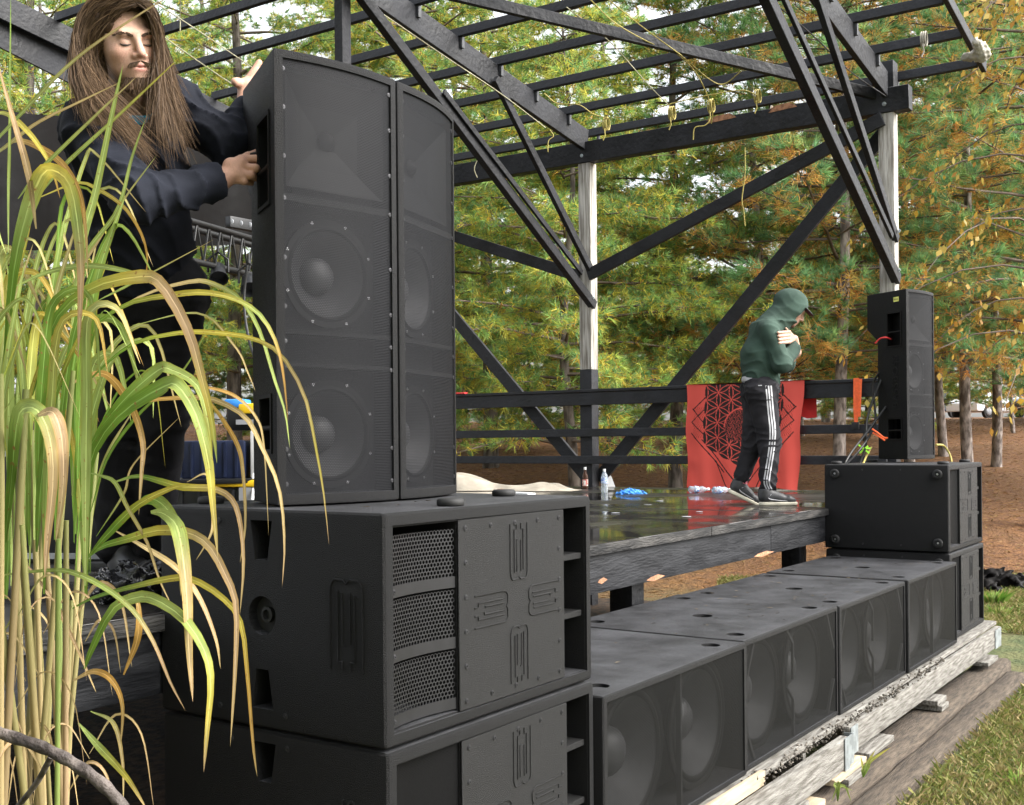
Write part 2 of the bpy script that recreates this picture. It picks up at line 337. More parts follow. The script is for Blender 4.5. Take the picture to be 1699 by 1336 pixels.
build_ground()

# ------------------------------------------------------------------ stage with its open timber roof
DECK = CZ - 0.50; XS = 11.1; YF, YM, YB = 3.12, 6.44, 9.8; Y0 = 2.80; Y1 = 10.0; X0, X1 = -3.0, 11.25
st = empty('stage_pavilion', (4, 6, 0), 'black timber stage with open slatted roof frame and railings', 'stage')
def wet_deck():
    m = pm('wet_black_deck', (0.012, 0.0115, 0.011), 0.3, 0.3, 1.6, bump=0.25, bscale=9, col2=(0.030, 0.027, 0.024), lo=0.38, hi=0.62)
    nt = m.node_tree; N = nt.nodes; L = nt.links; b = N['Principled BSDF']
    tc = N.new('ShaderNodeTexCoord'); n = N.new('ShaderNodeTexNoise'); n.inputs['Scale'].default_value = 1.1; n.inputs['Detail'].default_value = 3; L.new(tc.outputs['Object'], n.inputs['Vector'])
    r = N.new('ShaderNodeMapRange'); r.inputs['From Min'].default_value = 0.42; r.inputs['From Max'].default_value = 0.56; r.inputs['To Min'].default_value = 0.05; r.inputs['To Max'].default_value = 0.42; L.new(n.outputs['Fac'], r.inputs['Value']); L.new(r.outputs[0], b.inputs['Roughness'])
    bn = [q for q in N if q.type == 'BUMP'][0]; r2 = N.new('ShaderNodeMapRange'); r2.inputs['From Min'].default_value = 0.44; r2.inputs['From Max'].default_value = 0.58; r2.inputs['To Max'].default_value = 0.3; L.new(n.outputs['Fac'], r2.inputs['Value']); L.new(r2.outputs[0], bn.inputs['Strength'])
    return m
M['deck'] = wet_deck()
# deck sheets: plywood panels with open joints
xs = [X0 + 1.19 * i for i in range(13)]; xs[-1] = X1; ys = [Y0, 5.2, 7.6, Y1]
for i in range(len(xs) - 1):
    for j in range(3):
        dz = random.uniform(-0.002, 0.002)
        MB().box((xs[i] + .003, ys[j] + .003, DECK - .019 + dz), (xs[i + 1] - .003, ys[j + 1] - .003, DECK + dz)).build('deck_panel', M['deck'], st, bevel=0.002, seg=1)
# weathered nosing strips along the front, then fascia boards below
cuts = [X0, -0.6, 1.75, 4.3, 6.2, 8.6, X1]
for a, b in zip(cuts[:-1], cuts[1:]):
    dz = random.uniform(-.004, .004)
    MB().box((a + .004, Y0 - .022, DECK - .052 + dz), (b - .004, Y0 + .001, DECK - .003 + dz)).build('deck_nosing', M['edgewood'], st, bevel=0.004)
for a, b in zip([X0, 2.9, 7.2], [2.9, 7.2, X1]):
    MB().box((a + .003, Y0 + .006, DECK - .245), (b - .003, Y0 + .046, DECK - .056)).build('fascia_board', M['fascia'], st, bevel=0.004)
MB().box((X1 - .046, Y0 + .05, DECK - .24), (X1 - .002, Y1, DECK - .022)).build('fascia_board', M['fascia'], st, bevel=0.004)
for x in np.arange(X0 + .4, X1, 0.8):
    MB().box((x - .02, Y0 + .05, DECK - .22), (x + .02, Y1 - .05, DECK - .021)).build('joist', M['pblack'], st)
for x, y in [(x, y) for x in (-2.5, 0.2, 2.9, 5.6, 8.2, 11.0) for y in (3.02, 6.4, 9.7)]:
    MB().box((x - .07, y - .07, 0), (x + .07, y + .07, DECK - .222)).build('stage_leg', M['pblack'], st, bevel=.004)
# bits of raw wood where paint has chipped off the fascia
for x, w, z in ((4.9, .10, .19), (5.42, .22, .235), (6.9, .35, .238), (4.75, .06, .10)):
    MB().add([(x, Y0 + .0045, DECK - z), (x + w * .4, Y0 + .0045, DECK - z - .012), (x + w, Y0 + .0045, DECK - z + .004), (x + w * .6, Y0 + .0045, DECK - z + .02), (x + w * .2, Y0 + .0045, DECK - z + .012)], [(0, 1, 2, 3, 4)]).build('bare_chip', M['rawwood'], st)
M['galvdark'] = pm('dark_galvanised', (.06, .062, .066), .5, .2, 20, metal=.3)
# roof members
EB, ET = CZ + 3.11, CZ + 3.34                    # eave beam
SL = 0.143
def rz(x): return CZ + 3.36 + SL * (XS - x)       # rafter centre line height
def member(name, p0, p1, w, h, mat='pblack', up=(0, 0, 1)):
    return MB().beam(p0, p1, w, h, up).build(name, M[mat], st, bevel=0.004, seg=1)
for y, wpost in ((YF, .145), (YM, .15), (YB, .145)):
    mb = MB(); mb.box((XS - wpost / 2, y - wpost / 2, DECK + (1.31 if y == YM else 0.9)), (XS + wpost / 2, y + wpost / 2, EB - 0.002)); mb.build('post', M['post'], st, bevel=.006)
    MB().box((XS - wpost / 2 - .001, y - wpost / 2 - .001, DECK + .001), (XS + wpost / 2 + .001, y + wpost / 2 + .001, DECK + (1.308 if y == YM else 0.898))).build('painted_post_foot', M['pblack'], st, bevel=.006)
member('eave_beam', (XS - .025, YF - .22, (EB + ET) / 2), (XS - .025, YB + .2, (EB + ET) / 2), .13, ET - EB)
member('post_head', (XS, YF, ET), (XS, YF, ET + .26), .15, .15, up=(0, 1, 0))
XR = 4.6                                          # ridge
for y in (YF, YM, YB):
    for k in (0,):
        member('rafter', (XS - .02, y, rz(XS - .02)), (XR, y, rz(XR)), .055, .24)
    member('rafter', (XR - .02, y, rz(XR)), (-2.2, y, rz(XR) - SL * (XR + 2.2)), .055, .24)
PX = [11.27, 10.64, 9.99, 9.34, 8.69, 8.04, 7.39, 6.74, 6.09, 5.44, 4.79]
for i, x in enumerate(PX):
    z = rz(x) + .12 + .046
    y0 = 2.34; y1 = YB + .03
    MB().beam((x, y0, z), (x, y1, z), .045, .088, (SL, 0, 1)).build('purlin', M['pblack'], st, bevel=.003, seg=1)
for x in np.arange(4.1, -2.3, -0.8):
    z = rz(XR) - SL * (XR - x) + .12 + .046
    MB().beam((x, 2.34, z), (x, YB + .03, z), .045, .088, (-SL, 0, 1)).build('purlin', M['pblack'], st, bevel=.003, seg=1)
member('barge_rafter', (11.4, 2.31, rz(11.4) + .166), (XR, 2.31, rz(XR) + .166), .045, .10)
# truss struts in the rafter planes
def strut(y, za, xb, zb, w=.05, h=.09): member('truss_strut', (XS - .02, y - .075, CZ + za), (xb, y - .075, CZ + zb), w, h)
strut(YM, 1.52, 7.1, 3.83, .075, .10); strut(YM, 1.86, 9.2, 3.56)
strut(YF, 1.52, 6.6, 3.78, .075, .11); strut(YF, 1.90, 8.75, 3.62)
for y, za, xb, zb in ((YM, 1.62, 8.9, 2.85), (YF, 1.66, 8.4, 2.98)):       # doubling laths on the long struts
    member('strut_lath', (XS - .35, y - .125, CZ + za + .22), (xb - .6, y - .125, CZ + zb + .35), .03, .06)
member('king_post', (7.16, YM + .06, CZ + 2.9), (7.16, YM + .06, rz(7.16) + .12), .11, .09, up=(0, 1, 0))
# wind brace under the roof
member('wind_brace', (XS - .08, YF + .1, CZ + 3.30), (6.5, YM + .35, CZ + 3.98), .05, .10)
# braces in the side wall, rails
for a, b in (((YM, 1.85), (YF, 3.05)), ((YM, 1.85), (YB, 3.05)), ((YM, -.42), (YF, 3.0)), ((YM, -.42), (YB, 3.0))):
    xo = XS + .085 if a[1] < 0 else XS - .1
    s = 1 if b[0] > a[0] else -1
    member('wall_brace', (xo, a[0] + s * .08, CZ + a[1]), (xo, b[0] - s * .02, CZ + b[1]), .045, .14, up=(1, 0, 0)) if False else MB().beam((xo, a[0] + s * .06, CZ + a[1]), (xo, b[0] - s * .02, CZ + b[1]), .045, .145 if a[1] < 0 else .13).build('wall_brace', M['pblack'], st, bevel=.004, seg=1)
for z, h in ((.48, .14), (.105, .088), (-.195, .088)):
    MB().box((XS - .145, YF, CZ + z - h / 2), (XS - .105, YB, CZ + z + h / 2)).build('rail', M['pblack'], st, bevel=.004, seg=1)
MB().box((XS - .16, YF, CZ + .553), (XS - .02, YB, CZ + .585)).build('rail_cap', M['pblack'], st, bevel=.004, seg=1)
# split wood on the eave beam
for y, l in ((4.62, .34), (3.98, .3)):
    MB().add([(XS - .0935, y, ET - .03), (XS - .0935, y + l, ET - .045), (XS - .0935, y + l * .8, ET + .012), (XS - .0935, y + .05, ET + .01)], [(0, 1, 2, 3)]).prism([(XS - .092, y + .02, ET - .01), (XS - .092, y + l, ET - .01), (XS - .092, y + l * .7, ET + .02), (XS - .092, y + .08, ET + .025)], (.08, 0, 0)).build('split_wood', M['rawwood'], st)
for y, z, x in ((YM, 1.6, XS - .09), (YM, 1.92, XS - .09), (YF, 1.6, XS - .09), (YF, 1.97, XS - .09), (YM, 3.3, XS - .12), (YF, 3.3, XS - .12), (YM, 3.18, XS - .12), (YF, 3.18, XS - .12)):
    MB().lathe([(.020, 0), (.020, .004), (.011, .005), (.011, .014)], (x, y - .115 if z < 3 else y, CZ + z), (0, -1, 0) if z < 3 else (-1, 0, 0), 8).build('bolt', M['galv'], st)
for x in PX[:8]:
    for y in (YF, YM): MB().box((x - .006, y - .055, rz(x) + .02), (x + .034, y - .029, rz(x) + .125)).build('purlin_clip', M['galvdark'], st)
# rear gable fascia sheet
MB().prism([(9.95, YB + .06, rz(9.95) + .10), (6.0, YB + .06, rz(6.0) + .10), (3.0, YB + .06, rz(3.2) + .02), (3.0, YB + .06, rz(3.2) - .40), (6.0, YB + .06, rz(6.0) - .34), (9.95, YB + .06, rz(9.95) - .55)], (0, .025, 0)).build('gable_board', M['pblack'], st, bevel=.003, seg=1)

V = []; F = []
for i in range(60):
    for j in range(34): x = -3.5 + 15.0 * i / 59; y = 2.75 + 7.6 * j / 33; V.append((x, y, float(hgt(x, y)) + .006 + .02 * abs(math.sin(i * 1.3) * math.sin(j * 1.7))))
F = [(i * 34 + j, i * 34 + 34 + j, i * 34 + 35 + j, i * 34 + j + 1) for i in range(59) for j in range(33)]
tag(npmesh('soil_bed', V, F, pm('dark_leaf_mulch', (.016, .010, .006), .95, .4, 14, bump=1, bscale=30, col2=(.055, .030, .014)), None, smooth=True), 'bare dark soil and mulch under the stage', None, None, 'structure')
# ------------------------------------------------------------------ timber ledge in front that carries the loudspeakers
PT = CZ - 1.41
lp = empty('loudspeaker_platform', (5.8, 2.2, 0), 'low weathered timber platform under the row of loudspeakers', 'platform')
pl_x = [1.9, 3.35, 4.55, 5.2, 6.6, 8.0, 9.45]
for a, b in zip(pl_x[:-1], pl_x[1:]):
    for k in range(7):
        y = 1.86 + k * .136
        MB().box((a + .003, y, PT - .03 + random.uniform(-.003, .001)), (b - .003, y + .128, PT - .002 + random.uniform(-.002, .001))).build('deck_board', M['plat'], lp, bevel=.003, seg=1)
MB().box((5.72, 1.825, PT - .175), (9.42, 1.865, PT - .035)).build('front_joist', M['plat'], lp, bevel=.006)
MB().box((1.9, 1.79, PT - .20), (5.60, 1.835, PT - .05)).build('front_joist', M['plat'], lp, bevel=.006)
MB().box((1.9, 2.75, PT - .175), (9.42, 2.79, PT - .035)).build('rear_joist', M['plat'], lp, bevel=.006)
for x in np.arange(2.2, 9.4, .6):
    MB().box((x, 1.88, PT - .17), (x + .04, 2.74, PT - .035)).build('joist', M['plat'], lp)
MB().box((5.6, 1.783, PT - .19), (5.66, 1.788, PT - .045)).box((5.645, 1.788, PT - .19), (5.65, 1.83, PT - .045)).build('joist_hanger', M['galv'], lp)
MB().box((5.52, 1.7825, PT - .215), (5.598, 1.7865, PT - .045)).build('joist_hanger', M['galv'], lp)
MB().box((5.725, 1.818, PT - .18), (5.84, 1.822, PT - .04)).build('joist_hanger', M['galv'], lp)
MB().box((9.2, 1.818, PT - .18), (9.41, 1.822, PT - .04)).build('joist_hanger', M['galv'], lp)
for x, w, m in ((8.75, .35, 'plat'), (7.3, .22, 'plat'), (5.9, .45, 'plat'), (5.35, .5, 'newwood'), (4.6, .4, 'plat'), (3.6, .4, 'plat')):
    MB().box((x, 1.78, PT - .235), (x + w, 1.98, PT - .205)).build('shim', M[m], lp, bevel=.003)
for x, w, m in ((7.32, .17, 'plat'), (5.5, .3, 'plat'), (5.0, .16, 'newwood')):
    MB().box((x, 1.76, PT - .27), (x + w, 1.96, PT - .237)).build('shim', M[m], lp, bevel=.003)
MB().box((1.8, 1.835, PT - .048), (4.62, 1.859, PT + .012)).build('edge_strip', M['newwood'], lp, bevel=.004)
# mossy rubber mat edge crumbling out beneath the cabinets
mb = MB()
for i in range(420):
    x = random.uniform(4.4, 7.7); r = random.uniform(.005, .013); y = random.uniform(1.82, 1.885); z = PT + random.uniform(-.035, .004)
    R_ = Matrix.Rotation(random.uniform(0, 6), 3, Vector((random.random(), random.random(), random.random() + .01)).normalized())
    vv = [R_ @ Vector((a * r, b * r * .8, c * r * .6)) + Vector((x, y, z)) for a, b, c in ((1,0,0),(-1,0,0),(0,1,0),(0,-1,0),(0,0,1),(0,0,-1))]
    mb.add(vv, [(0,2,4),(2,1,4),(1,3,4),(3,0,4),(2,0,5),(1,2,5),(3,1,5),(0,3,5)])
o = mb.build('crumbled_mat', pm('crumbled_mat', (0.075, 0.064, 0.052), 0.95, 0.4, 20, col2=(0.17, 0.15, 0.125)), lp); o['kind'] = 'stuff'
def timber(name, x0, x1, y0, y1, z0, z1, label):
    mb = MB(); n = 24; vs_ = []
    ring = [(0, .12), (.12, 0), (.88, 0), (1, .12), (1, .88), (.88, 1), (.12, 1), (0, .88)]
    for i in range(n):
        t = i / (n - 1); x = x0 + (x1 - x0) * t
        wob = [random.uniform(-.006, .006) for _ in range(16)]
        for k, (a, b) in enumerate(ring): vs_.append((x, y0 + (y1 - y0) * a + wob[k], z0 + (z1 - z0) * b + wob[k + 8]))
    fs = [(i * 8 + k, i * 8 + (k + 1) % 8, i * 8 + (k + 1) % 8 + 8, i * 8 + k + 8) for i in range(n - 1) for k in range(8)] + [tuple(range(7, -1, -1)), tuple((n - 1) * 8 + k for k in range(8))]
    mb.add(vs_, fs); o = mb.build(name, M['tie'], None, smooth=True); tag(o, label, 'timber'); return o
timber('landscape_timber', 1.2, 9.35, 1.735, 1.95, -.04, PT - .272, 'old brown landscape timber right under the platform shims')
timber('landscape_timber', 1.0, 9.15, 1.58, 1.73, -.06, .07, 'split brown landscape timber lying lowest along the lawn edge')
# ------------------------------------------------------------------ loudspeakers
M['steelgrey'] = pm('brace_steel', (0.045, 0.045, 0.048), 0.5, 0.1, 20)
def arc(cx, cy, r, a0, a1, n=5): return [(cx + r * math.cos(math.radians(a0 + (a1 - a0) * i / n)), cy + r * math.sin(math.radians(a0 + (a1 - a0) * i / n))) for i in range(n + 1)]
B_PATHS = [[(0, 0), (.84, 0)] + arc(.84, .16, .16, -90, 0) + [(1, .40)] + [(.955, .5)] + [(1, .60)] + arc(.84, .84, .16, 0, 90) + [(0, 1)],
           [(0, .63), (.10, .63), (.10, .76), (.84, .76)], [(0, .37), (.10, .37), (.10, .24), (.88, .24)],
           [(.28, .46), (.28, .38), (.86, .38)], [(.30, .62), (.86, .62)]]
def b_logo(c, ex, ey, n, L_, W_, r=.0024):
    """slab letter B drawn as thin beads; ex = direction of the bumps, c = centre"""
    mb = MB(); ex = Vector(ex); ey = Vector(ey); c = Vector(c) + Vector(n) * 0.0006
    for p in B_PATHS: mb.tube([c + ex * ((x - .5) * L_) + ey * ((y - .5) * W_) for x, y in p], r, 6)
    return mb
def bolts(pts, n, r=.0055, h=.003):
    mbs = []
    for p in pts: mbs.append(MB().lathe([(r * 1.5, 0), (r * 1.5, h * .5), (r, h * .6), (r, h), (r * .45, h), (r * .4, h * .4)], p, n, 10))
    return mbs
def textmesh(name, body, size, mat, parent, mtx, extr=.002, off=0):
    cu = bpy.data.curves.new(name, 'FONT'); cu.body = body; cu.size = size; cu.extrude = extr; cu.align_x = 'CENTER'; cu.align_y = 'CENTER'; cu.space_character = 1.15
    t = bpy.data.objects.new(name, cu); COL.objects.link(t); dg = bpy.context.evaluated_depsgraph_get()
    me = bpy.data.meshes.new_from_object(t.evaluated_get(dg)); bpy.data.objects.remove(t); bpy.data.curves.remove(cu)
    me.transform(mtx); o = link_mesh(name, me, mat, parent); return o
def hexplate(x0, x1, z0, z1, pitch, yf, hole=.40):
    """perforated plate made of real rings round each hole; yf(x) = depth"""
    V = []; F = []; rows = int((z1 - z0) / (pitch * .866)); cols = int((x1 - x0) / pitch); R = pitch / math.sqrt(3); n = 0
    for j in range(rows):
        for i in range(cols):
            cx = x0 + pitch * (i + .5 + (.5 if j % 2 else 0)); cz = z0 + pitch * .866 * (j + .5)
            if cx > x1 - pitch * .4: continue
            for rr in (R, pitch * hole):
                for k in range(6):
                    a = math.radians(30 + 60 * k); x = min(max(cx + rr * math.cos(a), x0), x1); V.append((x, yf(x), cz + rr * math.sin(a)))
            F += [(n + k, n + (k + 1) % 6, n + 6 + (k + 1) % 6, n + 6 + k) for k in range(6)]; n += 12
    return V, F
SW, SD, SH = 1.06, .88, .612
def make_port_sub(mesh_kind, side_kind):
    root = empty('port_subwoofer')
    cab = MB().box((0, 0, 0), (SW, SD, SH)).build('cabinet', M['cab'], root, bevel=.016, seg=3)
    c = MB().box((.034, -.02, .034), (SW - .034, .008, SH - .034))
    cut(cab, c)
    cut(cab, MB().box((.040, -.02, .040), (.318, .30, SH - .040)))
    cut(cab, MB().box((.885, -.02, .036), (SW - .036, .62, SH - .036)))
    if side_kind == 'handles':
        c = MB()
        for s, zc in ((1, .525), (-1, .11)):
            poly = [(-.01, .405, zc + s * .055), (-.01, .49, zc + s * .055), (-.01, .472, zc - s * .055), (-.01, .424, zc - s * .055)]
            c.prism(poly, (.13, 0, 0))
        c.lathe([(.054, -.01), (.054, .035)], (0, .447, .315), (1, 0, 0), 28)
        cut(cab, c)
        MB().lathe([(.053, 0), (.053, .004), (.022, .005), (.022, .018), (.014, .019), (.014, .006)], (.0345, .447, .315), (-1, 0, 0), 28).build('pole_socket', M['rubber'], root, smooth=True)
        b_logo((0, .133, .312), (0, 0, 1), (0, -1, 0), (-1, 0, 0), .24, .115, .003).build('letter_outline', M['cab'], root, smooth=True)
        for m_ in bolts([(0, .36, .575), (0, .36, .045), (0, .62, .045), (0, .62, .575)], (-1, 0, 0), .006): m_.build('screw', M['bolt'], root)
    elif side_kind == 'lower':
        c = MB()
        for s, zc in ((1, .525), (-1, .11)):
            poly = [(-.01, .405, zc + s * .055), (-.01, .49, zc + s * .055), (-.01, .472, zc - s * .055), (-.01, .424, zc - s * .055)]
            c.prism(poly, (.13, 0, 0))
        cut(cab, c)
        textmesh('raised_lettering', 'BASSBOSS', .070, M['plate'], root, Matrix.Translation((-.0005, .135, .30)) @ Matrix(((0, 0, -1, 0), (0, 1, 0, 0), (1, 0, 0, 0), (0, 0, 0, 1))), .003)
        for m_ in bolts([(0, .36, .575), (0, .58, .575)], (-1, 0, 0), .006): m_.build('screw', M['bolt'], root)
    else:
        for y in (.075, .80):
            for z in (.065, .545):
                f = MB().lathe([(.034, 0), (.034, .010), (.030, .016), (.018, .016), (.016, .006), (.002, .006)], (0, y, z), (-1, 0, 0), 24).build('rubber_foot', M['rubber'], root, smooth=True)
                for m_ in bolts([(-.006, y, z)], (-1, 0, 0), .005): m_.build('screw', M['steel'], f)
        for m_ in bolts([(0, .33, .575), (0, .60, .575), (0, .33, .04), (0, .60, .04)], (-1, 0, 0), .005): m_.build('screw', M['bolt'], root)
    # front plate with the four letters and its screws
    MB().box((.320, .0, .037), (.884, .006, SH - .037)).build('front_plate', M['plate'], root, bevel=.002, seg=1)
    pc = Vector((.612, 0, SH / 2)); n = (0, -1, 0)
    for off, ex, ey in (((-.135, 0), (1, 0, 0), (0, 0, 1)), ((.148, 0), (-1, 0, 0), (0, 0, -1)), ((.01, .157), (0, 0, -1), (1, 0, 0)), ((.01, -.152), (0, 0, 1), (-1, 0, 0))):
        c = pc + Vector((off[0], 0, off[1])); b_logo(c, ex, ey, n, .168, .092).build('letter_outline', M['plate'], root, smooth=True)
    pts = []
    for i in range(5):
        x = .352 + i * .1255; pts += [(x, 0, SH - .062), (x, 0, .062)]
    for i in range(1, 5): z = .062 + i * (SH - .124) / 5; pts += [(.352, 0, z), (.854, 0, z)]
    for m_ in bolts(pts, n): m_.build('screw', M['bolt'], root)
    # driver slot: three mesh windows with bars, mesh bows inwards
    yf = lambda x: .014 + .018 * (1 - ((x - .179) / .14) ** 2)
    zz = [.062, .232, .402, SH - .045]
    if mesh_kind == 'coarse':
        for k in range(3):
            V, F = hexplate(.041, .317, zz[k] + .014, zz[k + 1] - .014, .0128, yf, .40); npmesh('mesh_grille', V, F, M['hexmesh'], root)
        for z in zz[1:3] + [zz[0]]:
            V = []; F = []
            for i in range(13):
                x = .041 + .276 * i / 12; y = yf(x) - .003; V += [(x, y, z - .016), (x, y, z + .016)]
                if i: F.append((2 * i - 2, 2 * i, 2 * i + 1, 2 * i - 1))
            b = npmesh('mesh_bar', V, F, M['hexmesh'], root)
            for m_ in bolts([(.052, yf(.052) - .004, z)], n, .005): m_.build('screw', M['bolt'], b)
    else:
        V = []; F = []; UVs = []
        for i in range(13):
            x = .041 + .276 * i / 12; V += [(x, yf(x), .042), (x, yf(x), SH - .042)]; UVs += [(x, .042), (x, SH - .042)]
            if i: F.append((2 * i - 2, 2 * i, 2 * i + 1, 2 * i - 1))
        npmesh('mesh_grille', V, F, M['g_fine'], root, uv=UVs)
    for zc in (.19, .43):
        driver((.18, .27, zc), .10, root)
    # port shelves
    for z in (.225, .415):
        MB().box((.887, .018, z - .010), (SW - .038, .60, z + .010)).build('port_shelf', M['plate'], root, bevel=.002, seg=1)
    for z in (.10, .52):
        MB().lathe([(.014, 0), (.014, .006), (.006, .007), (.006, .012)], (SW - .0365, .10, z), (-1, 0, 0), 10).build('port_bolt', M['bolt'], root)
    return root
M['dust'] = pm('dust_cap_paper', (0.055, 0.055, 0.058), .5, .1, 20)
def driver(c, r, parent, ax=(0, -1, 0)):
    """loudspeaker driver facing -Y: basket ring, surround, cone, dust cap"""
    d = MB().lathe([(r * 1.08, 0), (r * 1.08, .012), (r * .97, .012), (r * .95, .004)], c, ax, 32, False).build('driver', M['surround'], parent, smooth=True)
    MB().lathe([(r * .99, .006), (r * .95, .014), (r * .90, .016), (r * .86, .008)], c, ax, 32, False).build('surround', M['surround'], d, smooth=True)
    cn = MB(); cn.lathe([(r * .87, .008), (r * .60, -r * .20), (r * .36, -r * .42)], c, ax, 32, False); cn.build('cone', M['cone'], d, smooth=True)
    MB().lathe([(r * .38, -r * .40), (r * .36, -r * .27), (r * .26, -r * .17), (r * .10, -r * .12), (.001, -r * .115)], c, ax, 24).build('dust_cap', M['dust'], d, smooth=True)
    return d
def foot_puck(x, y, z, parent):
    return MB().lathe([(.036, 0), (.040, .004), (.040, .016), (.034, .022), (.0, .022)], (x, y, z), (0, 0, 1), 20).build('rubber_foot', M['rubber'], parent, smooth=True)
NX, NY = 2.255, 1.92
s1 = make_port_sub('coarse', 'handles'); s1.location = (NX, NY, PT + SH + .008)
tag(s1, 'big black subwoofer with coarse hexagon mesh, upper of the stack nearest the camera', 'subwoofer', 'port subwoofers')
s2 = make_port_sub('fine', 'lower'); s2.location = (NX + .003, NY - .004, PT)
tag(s2, 'big black subwoofer with fine mesh, bottom of the nearest stack', 'subwoofer', 'port subwoofers')
s3 = make_port_sub('fine', 'feet'); s3.location = (8.27, NY + .01, PT + SH + .008)
tag(s3, 'black subwoofer with four round rubber feet on its side, under the far right tower', 'subwoofer', 'port subwoofers')
s4 = copy_tree(s3); s4.location = (8.275, NY + .005, PT)
tag(s4, 'black subwoofer at the bottom of the far right stack, behind the low row', 'subwoofer', 'port subwoofers')
for s_, pts in ((s1, [(.35, .05), (.91, .25), (.14, .81)]), (s3, [(.10, .06), (.93, .10), (.93, .8), (.1, .82)])):
    for x, y in pts: foot_puck(x, y, SH, s_)

# low double-18 subwoofers
LW, LD, LH = 1.222, .90, .56
def make_low_sub(kind):
    root = empty('low_subwoofer')
    cab = MB().box((0, 0, 0), (LW, LD, LH)).build('cabinet', M['cab'], root, bevel=.012, seg=3)
    cut(cab, MB().box((.024, -.02, .024), (LW - .024, .20, LH - .024)))
    dim = MB()
    for x in (.14, LW - .14):
        for y in (.10, .80): dim.lathe([(.040, .004), (.040, -.012)], (x, y, LH), (0, 0, 1), 24)
    dim.lathe([(.05, .004), (.05, -.02)], (LW / 2 - .05, .45, LH), (0, 0, 1), 24)
    cut(cab, dim)
    V = [(.025, .006, .025), (LW - .025, .006, .025), (LW - .025, .006, LH - .025), (.025, .006, LH - .025)]
    npmesh('grille', V, [(0, 1, 2, 3)], M['g_sub'], root, uv=[(v[0], v[2]) for v in V])
    for x in (.325, LW - .325): driver((x, .085, LH / 2), .245, root)
    mid = LW / 2
    if kind == 'plain':
        MB().box((mid - .006, .010, .025), (mid + .006, .03, LH - .025)).build('grille_brace', M['steelgrey'], root)
    else:
        for z0, z1 in ((.025, .20), (.29, .46)):
            MB().box((mid - .006, .010, z0), (mid + .006, .022, z1)).build('grille_brace', M['steelgrey'], root)
        for a, b in (((.03, LH * .62), (.13, LH - .03)), ((.03, LH * .34), (.13, .03)), ((LW - .03, LH * .62), (LW - .13, LH - .03)), ((LW - .03, LH * .34), (LW - .13, .03)), ((mid, .46), (mid - .08, LH - .03)), ((mid, .20), (mid - .08, .27))):
            MB().beam((a[0], .016, a[1]), (b[0], .016, b[1]), .012, .014).build('grille_brace', M['steelgrey'], root)
    return root
l1 = make_low_sub('plain'); l2 = make_low_sub('braced'); l3 = copy_tree(l2); l4 = copy_tree(l1)
xx = 3.335
for o, lab, dy, dz in ((l1, 'low black double subwoofer touching the nearest stack, first of the low row', 0, 0), (l2, 'low black double subwoofer with angled grille braces, second of the low row', .012, .002),
                   (l3, 'low black double subwoofer with angled grille braces, third of the low row', .004, -.002), (l4, 'low black double subwoofer next to the far right stack, last of the low row', -.012, .004)):
    o.location = (xx, NY - .03 + dy, PT + dz); xx += LW + .010; tag(o, lab, 'subwoofer', 'low subwoofers in a row')
mb = MB()
for i in range(110):
    x = random.uniform(2.4, 8.2); y = random.uniform(1.95, 2.72); z = PT + LH + .003 if x > 3.34 else PT + 2 * SH + .0105
    if x < 3.34 and y > 2.2: continue
    a = random.uniform(0, 6.28); l = random.uniform(.004, .02); w_ = random.uniform(.002, .006); c_, s_ = math.cos(a), math.sin(a); z += random.uniform(0, .002)
    mb.add([(x - c_ * l, y - s_ * l, z), (x + s_ * w_, y - c_ * w_, z + .003), (x + c_ * l, y + s_ * l, z + .001), (x - s_ * w_, y + c_ * w_, z + .002)], [(0, 1, 2, 3)])
o = mb.build('plant_debris', pm('dry_debris', (.07, .05, .03), .9, .5, 9, col2=(.17, .135, .085))); tag(o, 'dry leaf and needle bits strewn on the loudspeaker tops', 'debris', None, 'stuff')
